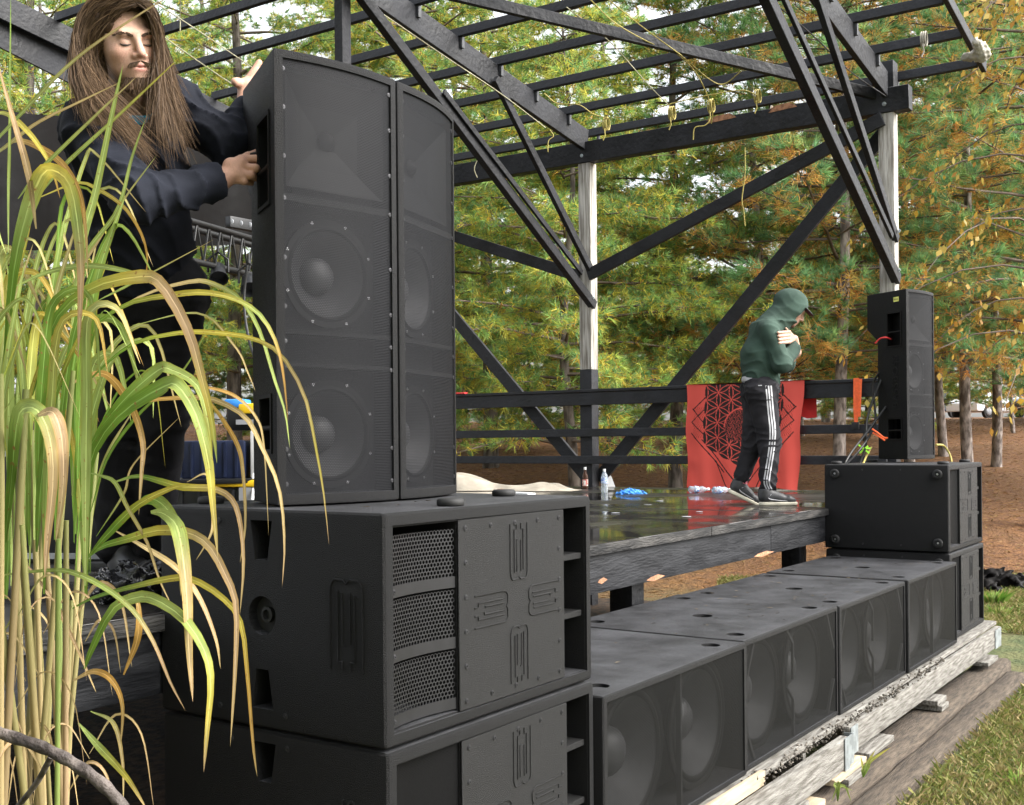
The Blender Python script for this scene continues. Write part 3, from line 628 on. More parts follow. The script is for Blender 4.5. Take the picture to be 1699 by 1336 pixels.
# tower cabinets
TH = 1.305; TW = .44; TAP = math.tan(math.radians(19)); BUL = .030
def make_tower(full):
    root = empty('speaker_tower')
    fy = lambda x: -BUL * (1 - ((x - TW / 2) / (TW / 2)) ** 2)
    prof = [(0, .30), (.93, .30), (1.03, .41), (TH, .41)]
    V = []; F = []; na = 13
    for z, dpt in prof:
        for i in range(na): x = TW * i / (na - 1); V.append((x, fy(x), z))
        V += [(TW - dpt * TAP, dpt, z), (dpt * TAP, dpt, z)]
    m = na + 2
    for j in range(len(prof) - 1):
        for i in range(m): a = j * m + i; b = j * m + (i + 1) % m; F.append((a, b, b + m, a + m))
    F += [tuple(range(m - 1, -1, -1)), tuple((len(prof) - 1) * m + i for i in range(m))]
    cab = MB().add(V, F).build('cabinet', M['cab'], root, bevel=.008, seg=2)
    # front pocket following the curve
    c = MB(); f = .020; pts = []
    for i in range(na): x = f + (TW - 2 * f) * i / (na - 1); pts.append((x, fy(x) - .03, .030))
    pts += [(TW - f - .07 * TAP, .07, .03), (f + .07 * TAP, .07, .03)]
    c.prism(pts, (0, 0, TH - .055)); cut(cab, c)
    c = MB()
    for z in (.205, .685): c.lathe([(.149, -.05), (.149, .10)], (TW / 2, .06, z), (0, 1, 0), 36)
    cut(cab, c)
    # side handle pockets
    c = MB(); hw = []
    for z0, z1 in ((.86 + .02, 1.13), (.16, .31)):
        y0, y1 = (.06, .19)
        c.prism([(y0 * TAP - .02, y0, z0), (y0 * TAP - .02, y0, z1), (y1 * TAP - .02, y1, z1), (y1 * TAP - .02, y1, z0)], (.10, 0, 0)); hw.append((y0, y1, z0, z1))
    cut(cab, c)
    nrm = Vector((-math.cos(math.radians(19)), math.sin(math.radians(19)), 0)).normalized()
    tdir = Vector((TAP, 1, 0)).normalized()
    for y0, y1, z0, z1 in hw:
        mb = MB(); c0 = Vector((y0 * TAP, y0, 0)); c1 = Vector((y1 * TAP, y1, 0)); o_ = nrm * .001
        for a, b, za, zb in ((c0 - tdir * .012, c0, z0 - .012, z1 + .012), (c1, c1 + tdir * .012, z0 - .012, z1 + .012), (c0, c1, z0 - .012, z0), (c0, c1, z1, z1 + .012)):
            p = [a + o_ + Vector((0, 0, za)), b + o_ + Vector((0, 0, za)), b + o_ + Vector((0, 0, zb)), a + o_ + Vector((0, 0, zb))]; mb.prism(p, nrm * .004)
        hp = mb.build('handle_plate', M['horn'], root)
        zm = z0 + (z1 - z0) * .42
        MB().tube([c0 + Vector((0, 0, zm)) - nrm * .004, c1 + Vector((0, 0, zm)) - nrm * .004], .008, 10).build('handle_bar', M['horn'], hp, smooth=True)
    # curved grille
    V = []; F = []; UVs = []
    for i in range(25):
        x = f + .002 + (TW - 2 * f - .004) * i / 24; y = fy(x) + .007; V += [(x, y, .031), (x, y, TH - .026)]; UVs += [(x, .031), (x, TH - .026)]
        if i: F.append((2 * i - 2, 2 * i, 2 * i + 1, 2 * i - 1))
    g = npmesh('grille', V, F, M['g_tower'], root, uv=UVs, smooth=True)
    pts = [(x, fy(x) + .006, z) for x in (f + .010, TW - f - .010) for z in (.06, .16, .40, .47, .57, .71, .88, 1.0, 1.14, 1.25)]
    for m_ in bolts(pts, (0, -1, 0), .0045): m_.build('screw', M['bolt'], root)
    for z in (.205, .685):
        driver((TW / 2, .066, z), .150, root)
        for k in range(8):
            a = math.radians(22.5 + 45 * k); p = (TW / 2 + .158 * math.cos(a), .052, z + .158 * math.sin(a))
            bolts([p], (0, -1, 0), .0032)[0].build('driver_bolt', M['bright'], root)
    for z, h in ((.405, .012), (.500, .012), (.885, .020)):
        MB().box((f + .002, .0, z - h / 2), (TW - f - .002, .068, z + h / 2)).build('baffle_bar', M['plate'], root)
    # horn: flared mouth at the top
    zc, hw_, hh = 1.085, .175, .165; mb = MB()
    ring = lambda w, h, y: [(TW / 2 - w, y, zc - h), (TW / 2 + w, y, zc - h), (TW / 2 + w, y, zc + h), (TW / 2 - w, y, zc + h)]
    rs = [ring(hw_, hh, .012), ring(hw_ * .93, hh * .93, .02), ring(hw_ * .6, hh * .55, .05), ring(hw_ * .2, hh * .16, .066)]
    V = [p for r in rs for p in r]; F = [(j * 4 + k, j * 4 + (k + 1) % 4, j * 4 + 4 + (k + 1) % 4, j * 4 + 4 + k) for j in range(3) for k in range(4)]
    hn = mb.add(V, F).build('horn', M['horn'], root)
    MB().lathe([(.03, 0), (.03, .004), (.012, .02), (.001, .024)], (TW / 2, .064, zc), (0, -1, 0), 20).build('phase_plug', M['horn'], hn, smooth=True)
    if full:
        mt = Matrix.Translation(Vector((.115 * TAP, .115, .60)) + nrm * .0005) @ Matrix(((0, TAP * .946, nrm.x, 0), (0, .946, nrm.y, 0), (1, 0, 0, 0), (0, 0, 0, 1)))
        textmesh('raised_lettering', 'BASSBOSS', .082, M['plate'], root, mt, .004)
        sy = .10; c = Vector((sy * TAP, sy, 1.235)) + nrm * .001
        MB().prism([c + tdir * -.028 + Vector((0, 0, -.018)), c + tdir * .028 + Vector((0, 0, -.018)), c + tdir * .028 + Vector((0, 0, .018)), c + tdir * -.028 + Vector((0, 0, .018))], nrm * .001).build('sticker', pm('yellow_sticker', (0.72, 0.72, 0.18), .5, .1, 60), root)
        textmesh('sticker_print', 'BOSS', .018, M['cab'], root, Matrix.Translation(c + nrm * .0015) @ Matrix(((-tdir.x, 0, nrm.x, 0), (-tdir.y, 0, nrm.y, 0), (0, 1, 0, 0), (0, 0, 0, 1))), .0003)
    return root
M['bright'] = pm('bright_bolt', (0.40, 0.40, 0.41), 0.3, 0.1, 30, metal=0.7)
TZ = PT + 2 * SH + .008 + .003
def place_tower(t, p0, p1):
    a = math.atan2(p1[1] - p0[1], p1[0] - p0[0]); t.location = (p0[0], p0[1], TZ + 0.002); t.rotation_euler = (0, 0, a)
t1 = make_tower(False); place_tower(t1, (2.325, 2.375), (2.75, 2.282)); tag(t1, 'tall black speaker tower the long-haired man is holding', 'speaker', 'speaker towers')
t2 = copy_tree(t1); place_tower(t2, (2.762, 2.282), (3.195, 2.385)); tag(t2, 'tall black speaker tower right beside the one being held, angled away', 'speaker', 'speaker towers')
t3 = make_tower(True); place_tower(t3, (8.93, 2.385), (8.93 + .974, 2.385 - .225)); t3.location.z = TZ + .022; tag(t3, 'black speaker tower with yellow sticker on the far right stack', 'speaker', 'speaker towers')
# rope-like strap bits, cables and tags round the far right tower
def cord(name, pts, r, mat, label, cat, group=None, n=20, parent=None):
    o = MB().tube(catmull(pts, n), r, 6).build(name, M[mat], parent, smooth=True)
    if label: tag(o, label, cat, group)
    return o
def C(*l): return [P(*q) for q in l]
for k, pts in enumerate(([(1464, 612, 9.0), (1448, 640, 9.05), (1452, 700, 8.95), (1428, 745, 8.8), (1400, 774, 8.7)], [(1462, 630, 9.0), (1440, 690, 8.95), (1436, 740, 8.85), (1424, 776, 8.75)], [(1470, 675, 8.95), (1440, 715, 8.9), (1412, 752, 8.8), (1398, 778, 8.7)])):
    cord('cable', C(*pts), .009, 'cable', ['thick black cable looping highest behind the far right tower', 'black cable hanging down behind the far right tower', 'black cable running slantwise behind the far right tower'][k], 'cable', 'cables behind the far right tower')
cord('cable', C((1553, 738, 9.3), (1566, 740, 9.4), (1576, 755, 9.4), (1580, 774, 9.4)), .009, 'yellowrope', 'pale yellow cable arching beside the far right tower', 'cable')
cord('cable', C((1446, 742, 8.9), (1438, 756, 8.85), (1430, 775, 8.75)), .008, 'yellowrope', 'pale yellow cable hanging left of the far right tower', 'cable')
mb = MB()
for a, b in (((1424, 738), (1442, 752)), ((1426, 752), (1440, 740)), ((1428, 744), (1444, 744))): mb.beam(P(a[0], a[1], 8.85), P(b[0], b[1], 8.84), .02, .012)
tag(mb.build('tape_flag', M['neon']), 'neon green tape flag on the cables by the far right tower', 'tape')
mb = MB().tube(catmull(C((1452, 570, 8.88), (1460, 562, 8.86), (1470, 560, 8.84), (1478, 563, 8.9)), 10), .006, 6)
tag(mb.build('strap', M['redstrap'], None, smooth=True), 'red strap hooked on the upper handle of the far right tower', 'strap')
mb = MB().tube(catmull(C((1447, 712, 8.84), (1456, 718, 8.82), (1466, 726, 8.82), (1472, 727, 8.85)), 10), .008, 6)
mb.tube(catmull(C((1448, 718, 8.84), (1458, 724, 8.82), (1468, 731, 8.82)), 8), .007, 6)
tag(mb.build('strap', M['orange'], None, smooth=True), 'orange strap on the lower handle of the far right tower', 'strap')
# ------------------------------------------------------------------ smooth surfaces for people (signed distance, surface nets)
def v3(p): return np.array(p, dtype=np.float32)
def rcone(Pt, a, b, ra, rb):
    a = v3(a); b = v3(b); ba = b - a; l2 = float(ba @ ba); h = np.clip(((Pt - a) @ ba) / max(l2, 1e-9), 0, 1)
    return np.linalg.norm(Pt - a - h[:, None] * ba, axis=1) - (ra + (rb - ra) * h)
def ell(Pt, c, r, R=None):
    q = Pt - v3(c)
    if R is not None: q = q @ np.array(R, dtype=np.float32)
    r = v3(r); k0 = np.linalg.norm(q / r, axis=1); k1 = np.linalg.norm(q / (r * r), axis=1)
    return k0 * (k0 - 1.0) / np.maximum(k1, 1e-6)
def smin(a, b, k): h = np.maximum(k - np.abs(a - b), 0) / k; return np.minimum(a, b) - h * h * k * .25
def smax(a, b, k): return -smin(-a, -b, k)
def nets(f, lo, hi, h):
    lo = v3(lo); hi = v3(hi); n = np.ceil((hi - lo) / h).astype(int) + 1
    ax = [lo[i] + h * np.arange(n[i], dtype=np.float32) for i in range(3)]
    G = np.stack(np.meshgrid(*ax, indexing='ij'), -1).reshape(-1, 3); val = np.empty(len(G), dtype=np.float32)
    for i in range(0, len(G), 200000): val[i:i + 200000] = f(G[i:i + 200000])
    val = val.reshape(n); ins = val < 0
    cn = n - 1; acc = np.zeros((*cn, 3), dtype=np.float32); cnt = np.zeros(cn, dtype=np.float32)
    cs = [(i, j, k) for i in (0, 1) for j in (0, 1) for k in (0, 1)]
    sl = lambda c, A: A[c[0]:c[0] + cn[0], c[1]:c[1] + cn[1], c[2]:c[2] + cn[2]]
    for a in cs:
        for d in range(3):
            if a[d]: continue
            b = list(a); b[d] = 1; va = sl(a, val); vb = sl(b, val); m = (va < 0) != (vb < 0)
            t = np.where(m, va / np.where(m, va - vb, 1), 0)
            for e in range(3): acc[..., e] += m * (a[e] + (t if e == d else 0))
            cnt += m
    act = cnt > 0; idx = -np.ones(cn, dtype=np.int64); idx[act] = np.arange(act.sum())
    ii = np.stack(np.nonzero(act), -1); V = lo + h * (ii + acc[act] / cnt[act][:, None])
    Fs = []
    for d in range(3):
        e, g = (d + 1) % 3, (d + 2) % 3
        s0 = [slice(None)] * 3; s1 = [slice(None)] * 3; s0[d] = slice(0, -1); s1[d] = slice(1, None)
        A = ins[tuple(s0)]; B = ins[tuple(s1)]; m = A != B; q = np.stack(np.nonzero(m), -1)
        q = q[(q[:, e] > 0) & (q[:, g] > 0) & (q[:, e] < cn[e]) & (q[:, g] < cn[g])]
        fl = A[tuple(q.T)]
        def ci(de, dg): w = q.copy(); w[:, e] += de; w[:, g] += dg; return idx[tuple(w.T)]
        Q = np.stack([ci(-1, -1), ci(0, -1), ci(0, 0), ci(-1, 0)], 1); Q[~fl] = Q[~fl][:, ::-1]; Fs.append(Q)
    F = np.concatenate(Fs); F = F[(F >= 0).all(1)]
    return V.astype(np.float32), F
def bbox(pts, r):
    a = np.array([tuple(p) for p in pts]); return a.min(0) - r, a.max(0) + r
def wrinkle(Pt, amp, fr, seed=0, aniso=(1, 1, 1)):
    q = Pt * np.array(aniso, dtype=np.float32) * fr; s = np.float32(seed)
    w = np.sin(q[:, 0] * 1.7 + np.sin(q[:, 1] * 1.3 + s) * 2 + q[:, 2] * 2.1 + s) + .6 * np.sin(q[:, 2] * 3.9 - q[:, 0] * 2.3 + np.sin(q[:, 1] * 2.9) + 2 * s) + .4 * np.sin(q[:, 1] * 5.1 + q[:, 2] * 4.3 + s * 3)
    return amp * w
def frame_from(fwd, up):
    f = Vector(fwd).normalized(); l = Vector(up).cross(f).normalized(); u = f.cross(l).normalized()
    return Matrix(((l.x, -f.x, u.x), (l.y, -f.y, u.y), (l.z, -f.z, u.z)))   # columns: left, back(-fwd), up
def head_sdf(Q):
    """Q in head space: face looks along -Y, z up, origin between the ears"""
    d = ell(Q, (0, .016, .038), (.076, .096, .082))
    d = smin(d, ell(Q, (0, -.030, -.022), (.064, .064, .088)), .03)
    d = smin(d, ell(Q, (0, -.040, -.072), (.050, .050, .040)), .03)
    d = smin(d, ell(Q, (0, -.080, -.100), (.022, .018, .018)), .025)
    for s in (-1, 1):
        d = smin(d, ell(Q, (s * .043, -.060, -.022), (.022, .022, .020)), .025)
        d = smin(d, ell(Q, (s * .078, .012, -.004), (.009, .019, .031)), .008)
    d = smin(d, rcone(Q, (-.036, -.083, .026), (.036, -.083, .026), .0135, .0135), .014)
    for s in (-1, 1):
        d = smax(d, -ell(Q, (s * .031, -.108, .002), (.020, .023, .0145)), .012)
        d = smin(d, ell(Q, (s * .031, -.0775, .001), (.0150, .0135, .0120)), .006)
    d = smin(d, rcone(Q, (0, -.090, .020), (0, -.116, -.027), .0078, .0115), .012)
    for s in (-1, 1): d = smin(d, ell(Q, (s * .013, -.101, -.033), (.0095, .011, .008)), .007)
    for s in (-1, 1): d = smax(d, -ell(Q, (s * .007, -.112, -.041), (.004, .005, .004)), .004)
    d = smin(d, ell(Q, (0, -.088, -.060), (.024, .014, .022)), .02)
    d = smin(d, ell(Q, (0, -.0985, -.0575), (.021, .0075, .0055)), .006)
    d = smin(d, ell(Q, (0, -.0965, -.0700), (.018, .0080, .0062)), .006)
    d = smax(d, -ell(Q, (0, -.106, -.0635), (.026, .010, .0016)), .003)
    return d

_ys = np.linspace(-.15, .02, 240, dtype=np.float32)
def surf(x, z):
    """front-of-face surface depth y at head-space (x, z)"""
    q = np.stack([np.full(240, x, np.float32), _ys, np.full(240, z, np.float32)], 1); v = head_sdf(q); k = int(np.argmax(v < 0)); return float(_ys[k]) if v[k] < 0 else 0.0
# ------------------------------------------------------------------ people
M['skin'] = vcol('skin', 0.52, 0, bump=.35, bscale=420, sss=.08, spec=.3)
M['jacket'] = pm('navy_softshell', (0.0095, 0.011, 0.0165), 0.85, 0.2, 4, bump=.2, bscale=300, spec=.15)
M['blackpants'] = pm('black_trousers', (0.0110, 0.0108, 0.0125), 0.85, 0.25, 5, bump=.2, bscale=300, spec=.15)
M['boot'] = pm('black_boot', (0.010, 0.010, 0.010), 0.4, 0.25, 12)
M['tee'] = pm('turquoise_shirt', (0.02, 0.30, 0.48), 0.8, 0.2, 14)
M['hair'] = vcol('hair', 0.6, 0.05, spec=.18)
M['brow'] = pm('dark_hair', (0.035, 0.022, 0.014), 0.6, 0.2, 40)
M['hoodie'] = pm('green_fleece', (0.024, 0.050, 0.036), 0.9, 0.15, 5, bump=.15, bscale=400)
M['stripe'] = pm('white_stripe', (0.46, 0.46, 0.48), 0.7, 0.05, 10)
M['sole'] = pm('cream_sole', (0.62, 0.58, 0.46), 0.6, 0.1, 10)
M['sneaker'] = pm('black_leather', (0.028, 0.028, 0.030), 0.5, 0.25, 12)
M['pink'] = pm('pink_sock', (0.60, 0.16, 0.20), 0.8, 0.1, 10)
SKIN = np.array([.52, .32, .235])
def camdir(right, away, up): return (RT * right + FW * away + UP * up).normalized()
def skin_cols(V, Q=None, beard=True):
    c = np.tile(SKIN, (len(V), 1)); c *= (1 + .06 * np.sin(V[:, :1] * 90) * np.sin(V[:, 2:] * 110)) * (1 + RNG.normal(0, .045, (len(V), 1)))
    if Q is not None:
        g = lambda p, r: np.exp(-np.sum(((Q - np.array(p)) / np.array(r)) ** 2, 1))[:, None]
        red = .5 * g((0, -.118, -.03), (.018, .02, .018)) + .35 * (g((.045, -.075, -.028), (.022, .03, .02)) + g((-.045, -.075, -.028), (.022, .03, .02)))
        c = c * (1 - red * np.array([.02, .28, .25]))
        lip = np.clip(g((0, -.104, -.058), (.022, .02, .0055)) + g((0, -.102, -.070), (.019, .02, .006)), 0, 1)
        c = c * (1 - lip) + lip * np.array([.42, .17, .14])
        lid = np.clip(g((.031, -.095, .010), (.02, .02, .010)) + g((-.031, -.095, .010), (.02, .02, .010)), 0, 1); c = c * (1 - lid * .28)
        if beard:
            b = np.clip(1.0 * g((0, -.085, -.112), (.040, .04, .018)) + .45 * g((0, -.112, -.047), (.026, .015, .005)) + .42 * (g((.05, -.04, -.088), (.024, .05, .026)) + g((-.05, -.04, -.088), (.024, .05, .026))), 0, .75)
            c = c * (1 - b) + b * np.array([.10, .058, .034])
    return c
def join_parts(name, parts, mat, parent, smooth=True):
    V = []; F = []; Cc = []; n = 0
    for v, f, c in parts: V.append(v); F.append(f + n); Cc.append(c); n += len(v)
    return npmesh(name, np.concatenate(V), np.concatenate(F), mat, parent, col=np.concatenate(Cc), smooth=smooth)
def ribbons(name, strands, width, cols, mat, parent, jitter=.3):
    """strands (n,m,3) polylines -> flat tapered ribbons turned at random round their run"""
    S = np.asarray(strands, dtype=np.float32); n, m, _ = S.shape
    T = np.gradient(S, axis=1); T /= np.linalg.norm(T, axis=2, keepdims=True) + 1e-9
    cam_v = np.array([0, 0, CZ], dtype=np.float32) - S; cam_v += RNG.normal(0, jitter, (n, 1, 3)) * np.linalg.norm(cam_v, axis=2, keepdims=True)
    W = np.cross(T, cam_v); W /= np.linalg.norm(W, axis=2, keepdims=True) + 1e-9
    taper = np.minimum(1, np.linspace(2.2, .25, m))[None, :, None]; w = np.asarray(width).reshape(-1, 1, 1) * taper / 2
    V = np.stack([S - W * w, S + W * w], 2).reshape(-1, 3)
    i = (np.arange(n)[:, None] * m + np.arange(m - 1)[None]).ravel() * 2
    F = np.stack([i, i + 1, i + 3, i + 2], 1); gr = np.repeat(np.tile(np.linspace(.72, 1.35, m), n), 2)[:, None]; cc = np.repeat(np.asarray(cols), m * 2, axis=0) * gr
    return npmesh(name, V, F, mat, parent, col=cc, smooth=True)
def guide_strands(guides, n, m, spread, endj=.02, lo=.78):
    """interpolate between neighbouring guide polylines; spread = sideways noise in metres"""
    G = np.array([[tuple(q) for q in catmull(g, 24)] for g in guides]); out = []
    cu_ = RNG.uniform(0, len(G) - 1, 90); cw = RNG.normal(0, .0075, (90, 3)); cf = RNG.uniform(5, 12, 90); cp = RNG.uniform(0, 6, 90); ce = RNG.normal(0, endj, (90, 3))
    for i in range(n):
        ci = RNG.integers(0, 90); u = np.clip(cu_[ci] + RNG.normal(0, .10), 0, len(G) - 1); k = min(int(u), len(G) - 2); w = u - k
        c = G[k] * (1 - w) + G[k + 1] * w; L_ = RNG.uniform(lo, 1.0); ts = np.linspace(0, L_ * 23, m)
        p = np.stack([np.interp(ts, np.arange(24), c[:, e]) for e in range(3)], 1)
        tt = np.linspace(0, 1, m)[:, None]
        p += RNG.normal(0, spread, 3) * (.35 + tt) + np.sin(tt * cf[ci] + cp[ci]) * cw[ci] * (.3 + tt) + np.sin(tt * RNG.uniform(6, 14) + RNG.uniform(0, 6)) * RNG.normal(0, .0030, 3) + (ce[ci] + RNG.normal(0, endj * .35, 3)) * tt ** 3
        out.append(p)
    return np.array(out)
def hair_cols(n, dark=(.028, .017, .010), light=(.185, .118, .068)):
    u = np.clip(RNG.beta(1.6, 2.4, n), 0, 1)[:, None]; return np.array(dark) * (1 - u) + np.array(light) * u
def folds(Pt, amp, fr, seed, aniso=(1, 1, 1)):
    q = Pt * np.array(aniso, dtype=np.float32) * fr; s_ = np.float32(seed)
    w = q[:, 0] * 1.1 + q[:, 1] * .7 + q[:, 2] * 1.6 + 1.4 * np.sin(q[:, 0] * .9 + s_) + 1.2 * np.sin(q[:, 2] * .8 - q[:, 1] * 1.1 + s_ * 2); m = .5 + .5 * np.sin(q[:, 0] * .35 + q[:, 2] * .5 + s_)
    return amp * m * (1 - np.abs(np.sin(w))) ** 2 * -1
# ---- the long-haired man at the near tower
man = empty('person', tuple(P(222, 962, 4.15).xy) + (DECK,), 'long-haired bearded person in dark jacket gripping the near speaker tower', 'person')
HO = P(207, 74, 3.47); HS = 1.07
yw, pt, tl = math.radians(40), math.radians(13), math.radians(13)
hf = RT * (math.sin(yw) * math.cos(pt)) - FW * (math.cos(yw) * math.cos(pt)) - UP * math.sin(pt)
HR = frame_from(hf, UP * math.cos(tl) - RT * math.sin(tl)); HRn = np.array(HR, dtype=np.float32) * HS; HOn = v3(HO)
def hw(q): return HO + HR @ (Vector(q) * HS)
hs_f = lambda Pt: (Pt - HOn) @ HRn / HS ** 2
chestU = P(214, 205, 3.56)
def f_head(Pt): return smin(head_sdf(hs_f(Pt)) * HS, rcone(Pt, hw((0, .015, -.06)), chestU, .052, .062), .03)
Vh, Fh = nets(f_head, HOn - .24, HOn + .19, .0034)
# hands
def hand_f(segs, k=.008):
    def f(Pt):
        d = None
        for a, b, ra, rb in segs:
            e = rcone(Pt, a, b, ra, rb); d = e if d is None else smin(d, e, k)
        return d
    return f
pp = P
wr = pp(366, 300, 3.41)
rh = [(pp(340, 305, 3.38), wr, .034, .029), (wr, pp(398, 272, 3.43), .029, .024), (wr, pp(392, 288, 3.42), .028, .024), (pp(384, 276, 3.42), pp(398, 292, 3.425), .026, .022),
      (pp(400, 264, 3.44), pp(425, 264, 3.45), .0135, .012), (pp(425, 264, 3.45), pp(434, 275, 3.50), .0115, .010),
      (pp(398, 277, 3.43), pp(424, 279, 3.43), .0130, .012), (pp(424, 279, 3.43), pp(434, 288, 3.49), .0115, .010),
      (pp(393, 288, 3.42), pp(416, 291, 3.42), .0125, .0115), (pp(416, 291, 3.42), pp(428, 297, 3.48), .011, .0095),
      (pp(386, 298, 3.42), pp(405, 301, 3.42), .0115, .0105), (pp(405, 301, 3.42), pp(417, 304, 3.47), .010, .0085),
      (pp(388, 272, 3.44), pp(412, 259, 3.47), .015, .0125), (pp(412, 259, 3.47), pp(430, 251, 3.49), .0115, .0095)]
Vr, Fr = nets(hand_f(rh, .006), *bbox([s[0] for s in rh] + [s[1] for s in rh], .05), .0035)
lw = pp(407, 172, 3.70)
lh = [(pp(404, 200, 3.70), lw, .031, .026), (lw, pp(408, 142, 3.72), .026, .026), (pp(408, 144, 3.71), pp(394, 137, 3.69), .020, .0135), (pp(394, 137, 3.69), pp(390, 136, 3.67), .0145, .0135),
      (pp(412, 142, 3.71), pp(428, 122, 3.74), .018, .013)] + [(pp(412 + 2 * i, 132 - i, 3.73 + .018 * i), pp(430 + i, 104 + 4 * i, 3.75 + .02 * i), .0125, .0105) for i in range(4)]
Vl, Fl = nets(hand_f(lh, .008), *bbox([s[0] for s in lh] + [s[1] for s in lh], .05), .0035)
# concealed torso and arms that join head and hands
SR, EL, WRp = P(150, 212, 3.46), P(228, 332, 3.22), P(352, 304, 3.385)
SL_, ELl, WLp = P(292, 172, 3.62), P(378, 246, 3.60), P(406, 182, 3.70)
core = [(P(236, 470, 3.78), P(216, 250, 3.60), .10, .11), (P(216, 250, 3.60), chestU, .11, .07), (SR, chestU, .05, .06), (SL_, chestU, .05, .06), (SR, EL, .045, .04), (EL, wr, .04, .027), (SL_, ELl, .045, .04), (ELl, lw, .038, .025),
        (P(236, 470, 3.78), P(205, 500, 3.79), .07, .06), (P(236, 470, 3.78), P(283, 500, 3.79), .07, .06), (P(205, 500, 3.79), P(200, 690, 3.96), .06, .045), (P(283, 500, 3.79), P(272, 690, 3.90), .06, .045), (P(200, 690, 3.96), P(192, 905, 4.17), .045, .035), (P(272, 690, 3.9), P(252, 905, 4.14), .045, .035)]
Vc, Fc = nets(hand_f(core, .02), *bbox([s[0] for s in core] + [s[1] for s in core], .13), .014)
pc_ = lambda V: skin_cols(V) * np.array([1.0, .93, .90])
join_parts('body', [(Vh, Fh, skin_cols(Vh, hs_f(Vh))), (Vr, Fr, pc_(Vr)), (Vl, Fl, pc_(Vl)), (Vc, Fc, skin_cols(Vc))], M['skin'], man)
# jacket
hemc, ch, upc = P(243, 452, 3.76), P(216, 275, 3.58), P(214, 215, 3.56)
tz = (hemc - ch).normalized()
def f_jacket(Pt):
    d = rcone(Pt, hemc, ch, .150, .155); d = smin(d, rcone(Pt, ch, upc, .152, .112), .06)
    d = smin(d, rcone(Pt, SR, upc, .078, .10), .07); d = smin(d, rcone(Pt, SL_, upc, .075, .10), .07)
    a = smin(rcone(Pt, SR, EL, .074, .062), rcone(Pt, EL, WRp, .062, .047), .03)
    b = smin(rcone(Pt, SL_, ELl, .070, .058), rcone(Pt, ELl, WLp, .057, .044), .03)
    d = smin(smin(d, a, .035), b, .035)
    d = smin(d, rcone(Pt, P(215, 190, 3.56), P(218, 205, 3.53), .085, .09), .03)      # collar
    d = d + wrinkle(Pt, .0024, 10, 1, (1, 1, 1.3)) + wrinkle(Pt, .0008, 27, 5, (1, 1, 1.5)) + folds(Pt, .020, 15, 1) + folds(Pt, .014, 21, 4, (1, -1, 1))
    d = smax(d, -rcone(Pt, P(226, 165, 3.50), P(236, 215, 3.36), .050, .03), .012)    # neck opening
    d = smax(d, (Pt - v3(hemc)) @ v3(tz) - .03, .01)                                  # hem
    aw = (WRp - EL).normalized(); al = (WLp - ELl).normalized()
    d = np.where(np.linalg.norm(Pt - v3(WRp), axis=1) < .15, smax(d, (Pt - v3(WRp)) @ v3(aw) - .022, .008), d)
    d = np.where(np.linalg.norm(Pt - v3(WLp), axis=1) < .10, smax(d, (Pt - v3(WLp)) @ v3(al) - .02, .008), d)
    return d
Vj, Fj = nets(f_jacket, *bbox([hemc, ch, upc, SR, SL_, EL, WRp, ELl, WLp], .20), .0075)
npmesh('jacket', Vj, Fj, M['jacket'], man, smooth=True)
def hit(f, px, py, d0, d1, n=400):
    ds = np.linspace(d0, d1, n); pts = np.array([tuple(P(px, py, q)) for q in ds], dtype=np.float32); v = f(pts); k = np.argmax(v < 0)
    return P(px, py, ds[k]) if v[k] < 0 else None
# turquoise shirt in the neck opening
def f_tee(Pt): return smax(rcone(Pt, P(228, 184, 3.53), P(232, 200, 3.53), .072, .074), -rcone(Pt, P(226, 150, 3.5), P(230, 174, 3.5), .075, .055), .01)
Vt, Ft = nets(f_tee, *bbox([P(222, 180, 3.53), P(228, 262, 3.49)], .13), .008); npmesh('shirt', Vt, Ft, M['tee'], man, smooth=True)
# trousers and boots
def f_tr(Pt):
    hp = P(240, 470, 3.77)
    d = rcone(Pt, P(208, 482, 3.80), P(280, 480, 3.77), .125, .125)
    for hx, kx, kd, ax_, ad in ((205, 200, 3.96, 192, 4.17), (283, 272, 3.90, 252, 4.14)):
        d = smin(d, smin(rcone(Pt, P(hx, 500, 3.79), P(kx, 690, kd), .105, .078), rcone(Pt, P(kx, 690, kd), P(ax_, 905, ad), .078, .066), .03), .04)
    return d + wrinkle(Pt, .0022, 11, 3, (1, 1, 1.5)) + folds(Pt, .011, 15, 2) + folds(Pt, .008, 20, 5, (-1, 1, 1.5))
pts_ = [P(208, 482, 3.80), P(280, 480, 3.77), P(192, 905, 4.17), P(252, 905, 4.14), P(200, 690, 3.96)]
Vt, Ft = nets(f_tr, *bbox(pts_, .16), .010); npmesh('trousers', Vt, Ft, M['blackpants'], man, smooth=True)
